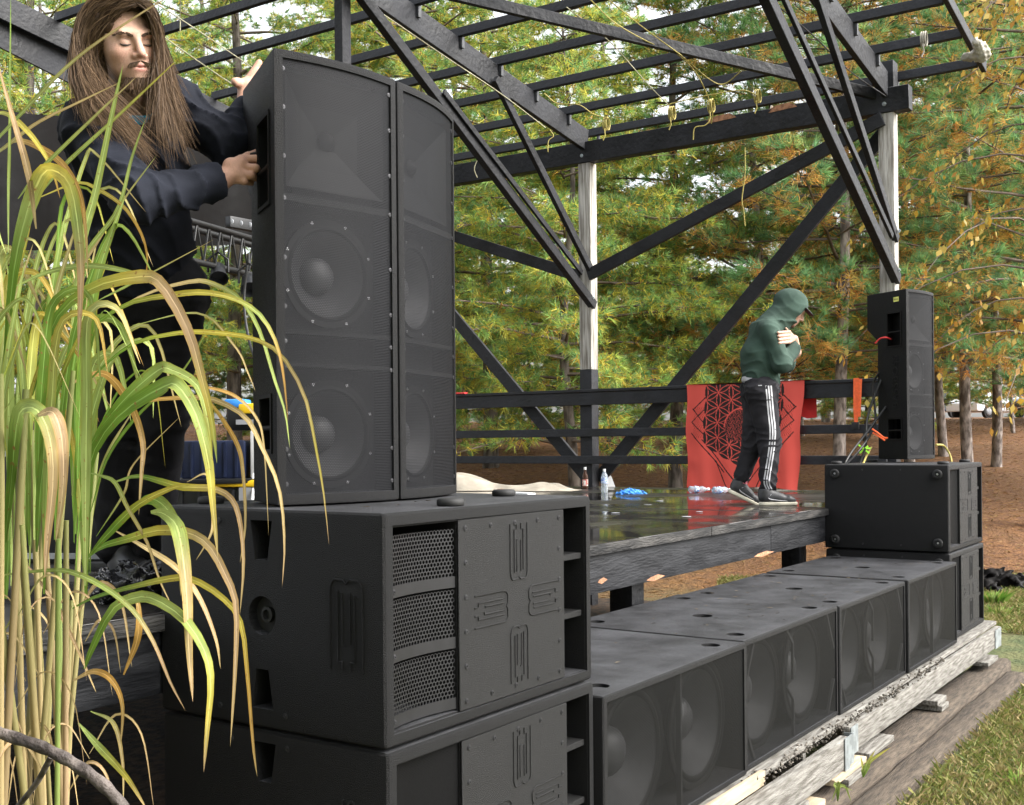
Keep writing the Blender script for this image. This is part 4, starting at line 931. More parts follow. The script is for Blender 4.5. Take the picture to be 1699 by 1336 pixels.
def shoe(name, toe_dir, heel, pitch, mats, parent, scale=1.0, high=.11, swoosh=False):
    """heel = world point on the ground under the heel"""
    def fu(Q):
        d = rcone(Q, (.05, 0, .055), (.215, 0, .040), .043, .034); d = smin(d, rcone(Q, (.15, 0, .06), (.05, 0, .10), .036, .044), .03); d = smin(d, rcone(Q, (.045, 0, .07), (.045, 0, high + .03), .046, .045), .03)
        d = smin(d, rcone(Q, (.225, 0, .035), (.245, 0, .032), .036, .030), .02)
        d = smax(d, -(Q[:, 2] - .022), .004); d = smax(d, Q[:, 2] - high, .006); return d
    def fs(Q):
        d = rcone(Q * np.array([1, 1, 0]), (.045, 0, 0), (.16, 0, 0), .046, .049); d = smin(d, rcone(Q * np.array([1, 1, 0]), (.16, 0, 0), (.245, 0, 0), .050, .038), .02)
        return smax(smax(d, Q[:, 2] - .028, .006), -Q[:, 2], .004)
    t = Vector(toe_dir).normalized(); side = UP.cross(t).normalized(); t2 = (t * math.cos(pitch) - UP * math.sin(pitch)).normalized(); u2 = t2.cross(side).normalized()
    A = np.array([[t2.x, side.x, u2.x], [t2.y, side.y, u2.y], [t2.z, side.z, u2.z]]) * scale
    Vu, Fu = nets(fu, (-.03, -.08, 0), (.30, .08, .17), .006); o = npmesh(name, Vu @ A.T + np.array(heel), Fu, M[mats[0]], parent, smooth=True)
    Vs, Fs = nets(fs, (-.03, -.08, -.012), (.31, .08, .045), .006); npmesh('sole', Vs @ A.T + np.array(heel), Fs, M[mats[1]], o, smooth=True)
    Am = Matrix([list(r) for r in A]); hv = Vector(heel)
    for i in range(5):
        x = .085 + .022 * i; z = .118 - .012 * i
        MB().tube([hv + Am @ Vector((x, y, z + .004 - abs(y) * .35)) for y in (-.028, -.014, 0, .014, .028)], .0028 * scale, 5).build('lace', M['cable'] if not swoosh else M['sneaker'], o, smooth=True)
    if swoosh:
        pts = [(.205, .036), (.15, .040), (.095, .046), (.072, .052), (.07, .066), (.088, .086)]
        for s in (-1, 1):
            path = [hv + Am @ Vector((x, s * (.0475 - .045 * max(0, x - .12)), z)) for x, z in pts]
            MB().tube(catmull(path, 12), [.0012 + .003 * math.sin(math.pi * i / 11) for i in range(12)], 5).build('side_mark', M['stripe'], o, smooth=True)
    return o
hl = P(196, 962, 4.20); shoe('boot', camdir(.55, -.6, 0), (hl.x, hl.y, DECK + .002), 0, ('boot', 'rubber'), man, 1.08, .17)
hl = P(250, 962, 4.17); shoe('boot', camdir(.7, -.5, 0), (hl.x, hl.y, DECK + .002), 0, ('boot', 'rubber'), man, 1.08, .17)
# hair: scalp cap, then strands
def f_cap(Pt):
    q = hs_f(Pt); d = ell(q, (0, .022, .040), (.086, .107, .092)); d = smin(d, ell(q, (0, .05, -.04), (.075, .07, .09)), .05)
    d = smax(d, -ell(q, (0, -.105, -.008), (.070, .088, .104)), .012); d = smax(d, -ell(q, (-.075, -.045, -.035), (.045, .065, .060)), .012); return d + wrinkle(Pt, .0015, 60, 2)
Vk, Fk = nets(f_cap, HOn - .2, HOn + .19, .006)
npmesh('hair_cap', Vk, Fk, M['hair'], man, col=np.tile([.06, .034, .018], (len(Vk), 1)) * (1 + .25 * np.sin(Vk[:, :1] * 400 + Vk[:, 1:2] * 300)), smooth=True)
gL = [C((220, -1, 3.37), (184, 12, 3.38), (158, 42, 3.42), (150, 92, 3.44), (170, 150, 3.40), (216, 208, 3.35), (256, 264, 3.33)),
      C((214, -5, 3.39), (168, 8, 3.40), (144, 52, 3.42), (142, 108, 3.41), (164, 166, 3.36), (208, 222, 3.33), (242, 268, 3.33)),
      C((208, -9, 3.42), (152, 4, 3.42), (130, 58, 3.42), (132, 120, 3.39), (156, 174, 3.34), (194, 226, 3.33), (226, 260, 3.33)),
      C((206, -8, 3.46), (148, 8, 3.46), (126, 70, 3.44), (128, 128, 3.41), (146, 178, 3.37), (176, 218, 3.34), (208, 250, 3.34))]
gR = [C((224, 2, 3.36), (246, 16, 3.37), (259, 48, 3.40), (263, 92, 3.43), (264, 140, 3.42), (270, 195, 3.40), (286, 246, 3.38)),
      C((222, -3, 3.38), (248, 12, 3.41), (262, 52, 3.44), (266, 102, 3.46), (272, 152, 3.44), (281, 202, 3.42), (295, 250, 3.40)),
      C((218, -8, 3.42), (250, 12, 3.46), (264, 62, 3.48), (271, 112, 3.50), (281, 162, 3.49), (293, 208, 3.46), (306, 256, 3.44))]
gT = [C((224, 5, 3.355), (206, 14, 3.355), (186, 32, 3.37), (168, 58, 3.40), (156, 92, 3.43), (160, 125, 3.42)), C((222, 0, 3.365), (196, 8, 3.37), (174, 30, 3.39), (158, 60, 3.41), (150, 95, 3.43), (152, 130, 3.42)), C((218, -5, 3.38), (186, 3, 3.38), (162, 26, 3.40), (148, 62, 3.42), (142, 98, 3.43), (146, 135, 3.41))]
SA = guide_strands(gL, 2300, 18, .0048, .024, .60); SB = guide_strands(gR, 1250, 18, .0055, .026, .64)
ST_ = guide_strands(gT, 700, 18, .0030, .008, .8); Sf = np.concatenate([SA, SB, ST_]); ribbons('hair', Sf, RNG.uniform(.0011, .0024, len(Sf)), hair_cols(len(Sf)), M['hair'], man)
# beard, moustache, brows, lashes
bs = []
for i in range(1700):
    if i < 1350:
        a = RNG.uniform(-1.2, 1.2); x_ = .040 * math.sin(a); z_ = -.090 - RNG.uniform(0, .022); q = np.array([x_, surf(x_, z_) - .001, z_]); dr = np.array([.35 * math.sin(a), -.25, -1.0]); l = RNG.uniform(.012, .032)
    else:
        s = RNG.choice([-1, 1]); x = RNG.uniform(.001, .027); q = np.array([s * x, surf(s * x, -.0465 - .25 * x) - .0012, -.0465 - .25 * x]); dr = np.array([s * .8, -.05, -.8]); l = RNG.uniform(.008, .014)
    dr = dr + RNG.normal(0, .18, 3); dr /= np.linalg.norm(dr); t = np.linspace(0, 1, 4)[:, None]
    p = q + dr * l * t + np.array([0, .002, -.004]) * t ** 2; bs.append(p @ HRn.T + HOn)
ribbons('beard', np.array(bs), RNG.uniform(.0016, .0028, len(bs)), hair_cols(len(bs), (.035, .021, .012), (.13, .078, .042)), M['hair'], man, .2)
eb = []
for s in (-1, 1):
    for i in range(170):
        u = RNG.uniform(0, 1); x = .011 + .040 * u; z = .0175 + .0085 * math.sin(u * 2.3) + RNG.normal(0, .0017); y = surf(s * x, z) - .0004
        q = np.array([s * x, y, z]); dr = np.array([s * .9, .25 * u, .35 - .6 * u]); dr /= np.linalg.norm(dr); t = np.linspace(0, 1, 4)[:, None]; eb.append((q + dr * .011 * t) @ HRn.T + HOn)
ribbons('eyebrows', np.array(eb), np.full(len(eb), .0017), hair_cols(len(eb), (.03, .018, .01), (.09, .05, .028)), M['hair'], man, .2)
for s in (-1, 1):
    MB().tube(catmull([hw((s * x_, surf(s * x_, z_) - .0006, z_)) for x_, z_ in ((.0175, -.0035), (.025, -.0050), (.033, -.0056), (.041, -.0046), (.0460, -.0015))], 12), [.0010 + .0024 * math.sin(math.pi * i / 11) for i in range(12)], 6).build('eyelashes', M['brow'], man, smooth=True)
    MB().tube(catmull([hw((s * x_, surf(s * x_, z_) - .0001, z_)) for x_, z_ in ((.018, .0075), (.027, .0105), (.037, .0105), (.0455, .007))], 10), [.0004 + .0006 * math.sin(math.pi * i / 9) for i in range(10)], 5).build('eyelid_crease', M['brow'], man, smooth=True)
# black grip in his hand
tag(MB().beam(P(420, 262, 3.452), P(434, 258, 3.50), .020, .030).build('strap_grip', M['rubber'], None, bevel=.004), 'small black strap grip in the hand of the long-haired person', 'grip')

# ---- the hooded person walking on the stage
hp = empty('person', tuple(P(1262, 838, 8.88).xy) + (DECK,), 'hooded person in green hoodie and striped track pants walking with arms crossed', 'person')
O2 = P(1314, 513, 8.92); f2 = camdir(.80, -.25, -.62); R2 = frame_from(f2, camdir(.5, 0, .85)); R2n = np.array(R2, dtype=np.float32); O2n = v3(O2)
h2 = lambda Pt: (Pt - O2n) @ R2n
def f_h2(Pt): return smin(head_sdf(h2(Pt)), rcone(Pt, O2, P(1284, 540, 8.92), .05, .06), .03)
Va, Fa = nets(f_h2, O2n - .19, O2n + .19, .006)
fing = []
for i in range(4): fing.append((P(1309, 551 + 5.6 * i, 8.78), P(1291 + i * .6, 552 + 5.8 * i, 8.69), .0135, .0105)); fing.append((P(1309, 551 + 5.6 * i, 8.78), P(1318, 562, 8.90), .0135, .018))
fing += [(P(1318, 562, 8.90), P(1322, 585, 8.95), .03, .035), (P(1312, 556, 8.86), P(1304, 545, 8.80), .012, .009), (P(1322, 585, 8.95), P(1300, 610, 9.02), .035, .035), (P(1300, 610, 9.02), P(1280, 550, 9.06), .035, .04)]
core2 = [(P(1280, 548, 9.05), P(1284, 540, 8.92), .05, .06), (P(1284, 540, 8.92), P(1262, 640, 8.9), .09, .10), (P(1262, 640, 8.9), P(1276, 735, 8.84), .07, .05), (P(1276, 735, 8.84), P(1274, 812, 8.80), .05, .035), (P(1258, 640, 8.95), P(1250, 735, 8.97), .07, .05), (P(1250, 735, 8.97), P(1228, 800, 8.98), .05, .035),
         (P(1276, 548, 8.76), P(1298, 606, 8.72), .04, .035), (P(1298, 606, 8.72), P(1318, 585, 8.86), .035, .03)]
Vb, Fb = nets(hand_f(fing, .006), *bbox([s[0] for s in fing] + [s[1] for s in fing], .06), .005)
Vc, Fc = nets(hand_f(core2, .02), *bbox([s[0] for s in core2] + [s[1] for s in core2], .12), .014)
join_parts('body', [(Va, Fa, skin_cols(Va, h2(Va))), (Vb, Fb, skin_cols(Vb)), (Vc, Fc, skin_cols(Vc))], M['skin'], hp)
hemB, hemN = P(1262, 628, 8.90), (P(1292, 645, 8.9) - P(1226, 618, 8.9)).normalized(); hemN = hemN.cross(FW).normalized()
if hemN.z > 0: hemN = -hemN
def f_hood(Pt):
    d = rcone(Pt, P(1262, 632, 8.90), P(1261, 588, 8.90), .142, .138); d = smin(d, rcone(Pt, P(1261, 588, 8.90), P(1272, 552, 8.90), .138, .118), .05)
    d = smin(d, rcone(Pt, P(1272, 552, 8.90), P(1290, 528, 8.91), .115, .088), .05)
    d = smin(d, rcone(Pt, P(1276, 546, 8.80), P(1276, 546, 9.02), .078, .078), .05)
    a = smin(rcone(Pt, P(1275, 548, 8.775), P(1297, 604, 8.73), .072, .068), rcone(Pt, P(1297, 604, 8.73), P(1316, 580, 8.86), .065, .055), .03)
    b = smin(rcone(Pt, P(1280, 548, 9.05), P(1304, 604, 9.04), .072, .066), rcone(Pt, P(1304, 604, 9.04), P(1314, 574, 8.90), .062, .050), .03)
    d = smin(smin(d, a, .025), b, .025)
    q = h2(Pt); hd = ell(q, (0, .030, .030), (.105, .135, .118)); hd = smin(hd, rcone(Pt, P(1304, 518, 8.92), P(1281, 545, 8.91), .112, .118), .06)
    hd = smax(hd, -ell(q, (0, -.140, -.055), (.075, .105, .125)), .02)
    d = smin(d, hd, .03)
    d = d + wrinkle(Pt, .0028, 10, 4, (1, 1, 1.3)) + (folds(Pt, .018, 14, 3) + folds(Pt, .013, 19, 6, (1, -1, 1))) * np.where(Pt[:, 2] > P(1300, 532, 8.9).z, .25, 1.0)
    d = smax(d, (Pt - v3(hemB)) @ v3(hemN) - .045, .012)
    return d
Vh2, Fh2 = nets(f_hood, *bbox([P(1262, 640, 8.9), P(1314, 500, 8.92), P(1316, 580, 8.73), P(1280, 548, 9.05), P(1240, 560, 8.9)], .17), .009)
npmesh('hoodie', Vh2, Fh2, M['hoodie'], hp, smooth=True)
# cap brim under the hood
bc = [O2 + R2 @ Vector(q) for q in ((-.07, -.085, .052), (-.055, -.13, .047), (-.02, -.165, .044), (.02, -.165, .044), (.055, -.13, .047), (.07, -.085, .052))]
MB().prism(bc, R2 @ Vector((0, 0, .007))).build('cap_brim', M['boot'], hp, bevel=.002, seg=1)
def f_tee2(Pt): return smax(rcone(Pt, P(1260, 634, 8.90), P(1260, 640, 8.90), .139, .137), (Pt - v3(P(1258, 644, 8.9))) @ v3(hemN), .01)
Vt, Ft = nets(f_tee2, *bbox([P(1258, 625, 8.90), P(1260, 634, 8.9)], .18), .012); npmesh('undershirt', Vt, Ft, M['stripe'], hp, smooth=True)
def f_tp(Pt):
    d = rcone(Pt, P(1263, 648, 8.84), P(1256, 648, 8.97), .128, .122)
    d = smin(d, smin(rcone(Pt, P(1265, 660, 8.835), P(1277, 735, 8.835), .112, .083), rcone(Pt, P(1277, 735, 8.835), P(1274, 806, 8.80), .083, .058), .03), .03)
    d = smin(d, smin(rcone(Pt, P(1256, 660, 8.96), P(1249, 738, 8.97), .108, .080), rcone(Pt, P(1249, 738, 8.97), P(1231, 790, 8.98), .080, .060), .03), .03)
    return d + wrinkle(Pt, .0024, 11, 6, (1, 1, 1.4)) + folds(Pt, .016, 14, 7) + folds(Pt, .012, 20, 8, (-1, 1, 1.5))
Vt, Ft = nets(f_tp, *bbox([P(1263, 648, 8.8), P(1231, 800, 8.98), P(1277, 735, 8.83), P(1274, 806, 8.8)], .16), .009); npmesh('track_pants', Vt, Ft, pm('track_pants', (.020, .019, .022), .8, .2, 5, bump=.2, bscale=300, spec=.2), hp, smooth=True)
sp = [(1275, 640), (1279, 685), (1282, 715), (1280, 745), (1275, 777), (1272, 800), (1276, 812)]
spc = catmull([Vector((x, y, 0)) for x, y in sp], 40)
for o_ in (-4.2, 0, 4.2):
    L_ = []; R_ = []
    for q in spc:
        a = hit(f_tp, q.x + o_ - 1.2, q.y, 8.5, 9.1); b = hit(f_tp, q.x + o_ + 1.2, q.y, 8.5, 9.1)
        if a and b: L_.append(a - FW * .003); R_.append(b - FW * .003)
    if len(L_) > 3:
        V = [v for p in zip(L_, R_) for v in p]; F = [(2 * i, 2 * i + 1, 2 * i + 3, 2 * i + 2) for i in range(len(L_) - 1)]
        npmesh('side_stripe', [tuple(v) for v in V], F, M['stripe'], hp)
lg = [hit(f_tp, 1258 + i, 640 - .05 * i, 8.5, 9.1) for i in range(0, 7)]; lg = [q - FW * .002 for q in lg if q]
if len(lg) > 2: MB().tube(lg, .004, 5).build('chest_mark', M['stripe'], hp)
MB().tube(catmull([P(1236, 786, 8.98), P(1231, 794, 8.98), P(1228, 802, 8.98)], 6), .053, 16).build('sock', M['pink'], hp, smooth=True)
g1 = P(1259, 838, 8.80); shoe('sneaker', camdir(1, -.12, 0), (g1.x, g1.y, DECK + .002), 0, ('sneaker', 'sole'), hp, 1.03, .125, True)
g2 = P(1207, 812, 8.98); shoe('sneaker', camdir(1, -.05, 0), (g2.x, g2.y, g2.z - .02), math.radians(27), ('sneaker', 'sole'), hp, 1.0, .125, True)
# ------------------------------------------------------------------ ropes on the roof
def on_deck(px, py):
    d = (CZ - DECK) * FPX / max(py - (PPY - (px - PPX) * math.tan(ROLL)), 1); p = P(px, py, d); return Vector((p.x, p.y, DECK))
rope = [
 ('pale cord running slantwise across the purlins over the long-haired person', 'paleline', [(250, 0, 9.5), (330, 52, 10), (430, 120, 10.5), (460, 140, 10.6)]),
 ('pale cord slanting above the near tower towards its top edge', 'paleline', [(190, 0, 9.2), (270, 60, 9.6), (370, 130, 10.2), (428, 165, 10.5)]),
 ('pale cord hanging straight down from a purlin behind the long hair', 'paleline', [(299, 0, 9.8), (299, 30, 9.9), (299, 52, 9.9)]),
 ('long pale cord crossing the roof beside the centre rafter', 'paleline', [(636, 24, 9.9), (740, 95, 10.6), (830, 155, 11.2), (905, 212, 11.9)]),
 ('thin cord slanting across the middle of the roof', 'paleline', [(940, 12, 10), (1010, 68, 10.5), (1075, 140, 11), (1115, 180, 11.2)]),
 ('slack yellow rope sagging between two purlins above the eave beam', 'yellowrope', [(903, 155, 11.6), (925, 172, 11.6), (960, 174, 11.5), (985, 190, 11.4), (1008, 196, 11.3)]),
 ('yellow rope looped in a bundle from roof to eave right of centre', 'yellowrope', [(980, 0, 9.5), (1020, 38, 10), (1080, 72, 10.2), (1115, 84, 10.3), (1150, 115, 10.5), (1170, 150, 10.8), (1182, 185, 10.9), (1180, 205, 11)]),
 ('second yellow rope sagging beside the bundle right of centre', 'yellowrope', [(1010, 0, 9.5), (1070, 48, 10), (1130, 92, 10.3), (1172, 128, 10.6), (1200, 140, 10.7), (1230, 118, 10.6)]),
 ('yellow rope dangling below the split place on the eave beam', 'yellowrope', [(1180, 196, 10.95), (1170, 208, 10.95), (1153, 212, 10.95), (1150, 232, 10.95)]),
 ('yellow rope hanging free in front of the upper wall brace', 'yellowrope', [(1236, 245, 10.9), (1236, 290, 10.9), (1231, 330, 10.9), (1234, 352, 10.9), (1236, 375, 10.9)]),
 ('yellow rope running along the lowest purlin with slack loops', 'yellowrope', [(1095, 178, 11), (1130, 168, 10.9), (1178, 158, 10.8), (1230, 150, 10.7), (1256, 158, 10.7)]),
 ('thin dark line slanting from the upper front rafter to the eave', 'cable', [(1290, 10, 9), (1350, 60, 9.5), (1410, 118, 10.2), (1470, 160, 10.8)]),
 ('cord knotted round the lowest purlin left of the centre post', 'yellowrope', [(912, 215, 12), (918, 226, 12), (910, 234, 12), (909, 252, 12)]),
 ('pale cord knotted on the eave beam next to the near tower', 'paleline', [(796, 262, 12.2), (790, 270, 12.2), (787, 282, 12.2), (792, 295, 12.2)]),
]
for lab, m, pts in rope: cord('rope', C(*pts), .0055, m, lab, 'rope', 'ropes on the roof frame', 26)
for px, py, d, lab in ((1006, 206, 11.35, 'yellow rope loop tied round the lowest purlin by the centre post'), (1115, 188, 11.0, 'yellow rope loop tied round the lowest purlin at mid bay'), (1180, 176, 10.9, 'yellow rope loop tied round the lowest purlin by the split wood'), (1257, 160, 10.75, 'yellow rope loop tied round the lowest purlin near the front struts'), (1533, 65, 10.0, 'white cord tied round the outer end of a purlin')):
    mb = MB(); c = P(px, py, d)
    for k in range(3):
        o_ = Vector((0, (k - 1) * .018, 0)); mb.tube([c + o_ + Vector((.04 * math.cos(a), 0, .062 * math.sin(a))) for a in np.linspace(0, 6.283, 15)], .007, 5, cap=False)
    mb.tube([c + Vector((-.04, 0, -.05)), c + Vector((-.045, -.01, -.12)), c + Vector((-.05, .01, -.17))], .006, 5)
    tag(mb.build('rope', M['yellowrope' if px < 1500 else 'whitecloth'], None, smooth=True), lab, 'rope', 'ropes on the roof frame')
def blob_cloth(name, c, r, mat, label, cat, seed, sq=(1, 1, 1), fr=18, amp=.02, h=.016, extra=None):
    cn = v3(c); s = np.array(sq, dtype=np.float32)
    def f(Pt):
        d = ell(Pt, c, (r * s[0], r * s[1], r * s[2]))
        if extra:
            for a, b, ra, rb in extra: d = smin(d, rcone(Pt, a, b, ra, rb), .05)
        return d + wrinkle(Pt, amp, fr, seed) + wrinkle(Pt, amp * .4, fr * 2.3, seed + 1)
    pts = [Vector(c)] + ([q for e in extra or [] for q in e[:2]])
    V, F = nets(f, *bbox(pts, r * max(sq) + .08), h); o = npmesh(name, V, F, M[mat], None, smooth=True); return tag(o, label, cat)
blob_cloth('wrapped_cloth', P(1628, 84, 10.05), .06, 'whitecloth', 'white cloth wrapped round the outer corner of the roof', 'cloth', 2, (.9, .9, 1.35), 30, .006, .009, [(P(1602, 96, 10.15), P(1625, 90, 10.08), .035, .05), (P(1620, 70, 9.95), P(1632, 90, 10.05), .035, .055)])
# ------------------------------------------------------------------ things on the deck
def bottle(name, p, prof, mats, label, cat='bottle', axis=(0, 0, 1), cap=None, band=None, group=None):
    root = empty(name, p, label, cat, group)
    MB().lathe(prof, p, axis, 20).build('bottle_body', M[mats[0]], root, smooth=True)
    ax = Vector(axis).normalized(); pv = Vector(p)
    if cap: MB().lathe(cap, p, axis, 14).build('cap', M[mats[1]], root, smooth=True)
    if band: MB().lathe(band, p, axis, 20).build('label', M[mats[2]], root, smooth=True)
    return root
def glass(name, col, rough=.08, tr=.9):
    m = bpy.data.materials.new(name); m.use_nodes = True; b = m.node_tree.nodes['Principled BSDF']; b.inputs['Base Color'].default_value = (*col, 1); b.inputs['Roughness'].default_value = rough; b.inputs['Transmission Weight'].default_value = tr; b.inputs['IOR'].default_value = 1.3
    tx = m.node_tree.nodes.new('ShaderNodeTexNoise'); tx.inputs['Scale'].default_value = 60; bp = m.node_tree.nodes.new('ShaderNodeBump'); bp.inputs['Strength'].default_value = .2; m.node_tree.links.new(tx.outputs[0], bp.inputs['Height']); m.node_tree.links.new(bp.outputs[0], b.inputs['Normal']); return m
M['brownglass'] = glass('brown_glass', (0.10, 0.04, 0.02), .05, .5); M['clear'] = glass('clear_plastic', (0.80, 0.88, 0.95), .1, .75)
M['bluelabel'] = pm('blue_label', (0.06, 0.18, 0.62), .5, .3, 60, col2=(.6, .68, .8)); M['redlabel'] = pm('red_white_label', (0.55, 0.08, 0.06), .5, .2, 50, col2=(.75, .72, .65))
bottle('beer_bottle', on_deck(971, 811), [(.030, 0), (.031, .01), (.031, .135), (.028, .15), (.014, .185), (.013, .22), (.014, .225), (.012, .232)], ('brownglass', 'white', 'redlabel'), 'brown glass bottle with red and white label by the centre post', cap=[(.0145, .205), (.0145, .232), (.0, .233)], band=[(.0315, .03), (.0315, .10)])
bottle('water_bottle', on_deck(1003, 818), [(.030, 0), (.033, .01), (.033, .06), (.031, .08), (.033, .10), (.033, .155), (.026, .185), (.013, .205), (.013, .225)], ('clear', 'white', 'bluelabel'), 'upright clear water bottle with blue label beside the beer bottle', cap=[(.0145, .212), (.0145, .235), (0, .236)], band=[(.0337, .095), (.0337, .15)])
for px, py, lab, an in ((1158, 818, 'crushed clear bottle lying under the left corner of the red banner', .1), (1196, 819, 'crushed clear bottle with blue label lying left of the raised shoe', .5)):
    p = on_deck(px, py) + Vector((0, 0, .034)); ax = camdir(1, math.sin(an), 0)
    bottle('crushed_bottle', p - ax * .09, [(.024, 0), (.034, .012), (.030, .05), (.034, .07), (.027, .10), (.033, .13), (.020, .165), (.013, .18), (.013, .20)], ('clear', 'white', 'bluelabel'), lab, 'bottle', tuple(ax), [(.0145, .185), (.0145, .205), (0, .206)], [(.0345, .06), (.0335, .075), (.029, .095)], 'crushed bottles on the deck')
c = on_deck(1045, 820); blob_cloth('glove', c + Vector((0, 0, .012)), .07, 'blue', 'bright blue rubber glove crumpled on the wet deck', 'glove', 3, (1.3, 1.0, .32), 60, .008, .008, [(c + Vector((0, 0, .014)), c + RT * .16 + Vector((0, 0, .006)), .018, .010), (c + Vector((0, 0, .014)), c - RT * .13 - FW * .05 + Vector((0, 0, .006)), .018, .008)])
a, b = on_deck(640, 812), on_deck(958, 815); ru = (b - a).normalized(); rv = Vector((-ru.y, ru.x, 0)); V = []; nu, nv = 90, 36
for i in range(nu):
    for j in range(nv):
        u = i / (nu - 1); w = j / (nv - 1); hh = .05 + .17 * math.exp(-((u - .38) / .16) ** 2) + .05 * math.exp(-((u - .85) / .08) ** 2)
        fold = .5 + .5 * math.sin(w * 11 + 3 * math.sin(u * 6) + u * 9); prof = max(0, 1 - (2 * w - 1) ** 2) ** .8
        z = .006 + hh * prof * (.55 + .45 * fold) * (1 if u < .9 else max(0, (1 - u) / .1)); wd_ = .30 * (1 - .35 * u) + .04 * math.sin(u * 17)
        p = a + (b - a) * u + rv * ((w - .5) * 2 * wd_ + .03 * math.sin(u * 23 + w * 4)); V.append((p.x, p.y, DECK + z))
F = [(i * nv + j, i * nv + nv + j, i * nv + nv + j + 1, i * nv + j + 1) for i in range(nu - 1) for j in range(nv - 1)]
tag(npmesh('canvas_sheet', V, F, M['tarp'], None, smooth=True), 'crumpled beige canvas sheet lying along the rear side railing', 'sheet')
for (p0, p1, w, lab, m) in (((823, 818), (882, 822), .09, 'white board scrap lying flat in front of the canvas sheet', 'white'), ((772, 812), (835, 815), .04, 'thin brown wood strip lying in front of the canvas sheet', 'rawwood')):
    tag(MB().beam(on_deck(*p0) + Vector((0, 0, .012)), on_deck(*p1) + Vector((0, 0, .012)), w, .02).build('board_scrap', M[m], None, bevel=.003), lab, 'board')
p = on_deck(1006, 808); tag(MB().prism([p + RT * -.02, p + RT * .10, p + RT * .06 + UP * .11, p + RT * .03 + UP * .16], FW * .01).build('paper_scrap', M['white']), 'scrap of white paper leaning at the foot of the centre post', 'paper')
# small pale scraps scattered on the wet boards
for i, (px, py) in enumerate(((1075, 838), (1020, 852), (1140, 858), (1095, 832), (1160, 850))):
    p = on_deck(px, py) + Vector((0, 0, .003)); r = random.uniform(.02, .05); an = random.uniform(0, 6)
    pts = [p + Vector((r * math.cos(an + k * 1.05) * random.uniform(.5, 1), r * math.sin(an + k * 1.05) * random.uniform(.4, .9), 0)) for k in range(6)]
    tag(MB().prism(pts, (0, 0, .0015)).build('paper_scrap', M['lightgrey']), 'small pale paper scrap stuck flat on the wet deck', 'paper', 'paper scraps on the wet deck')
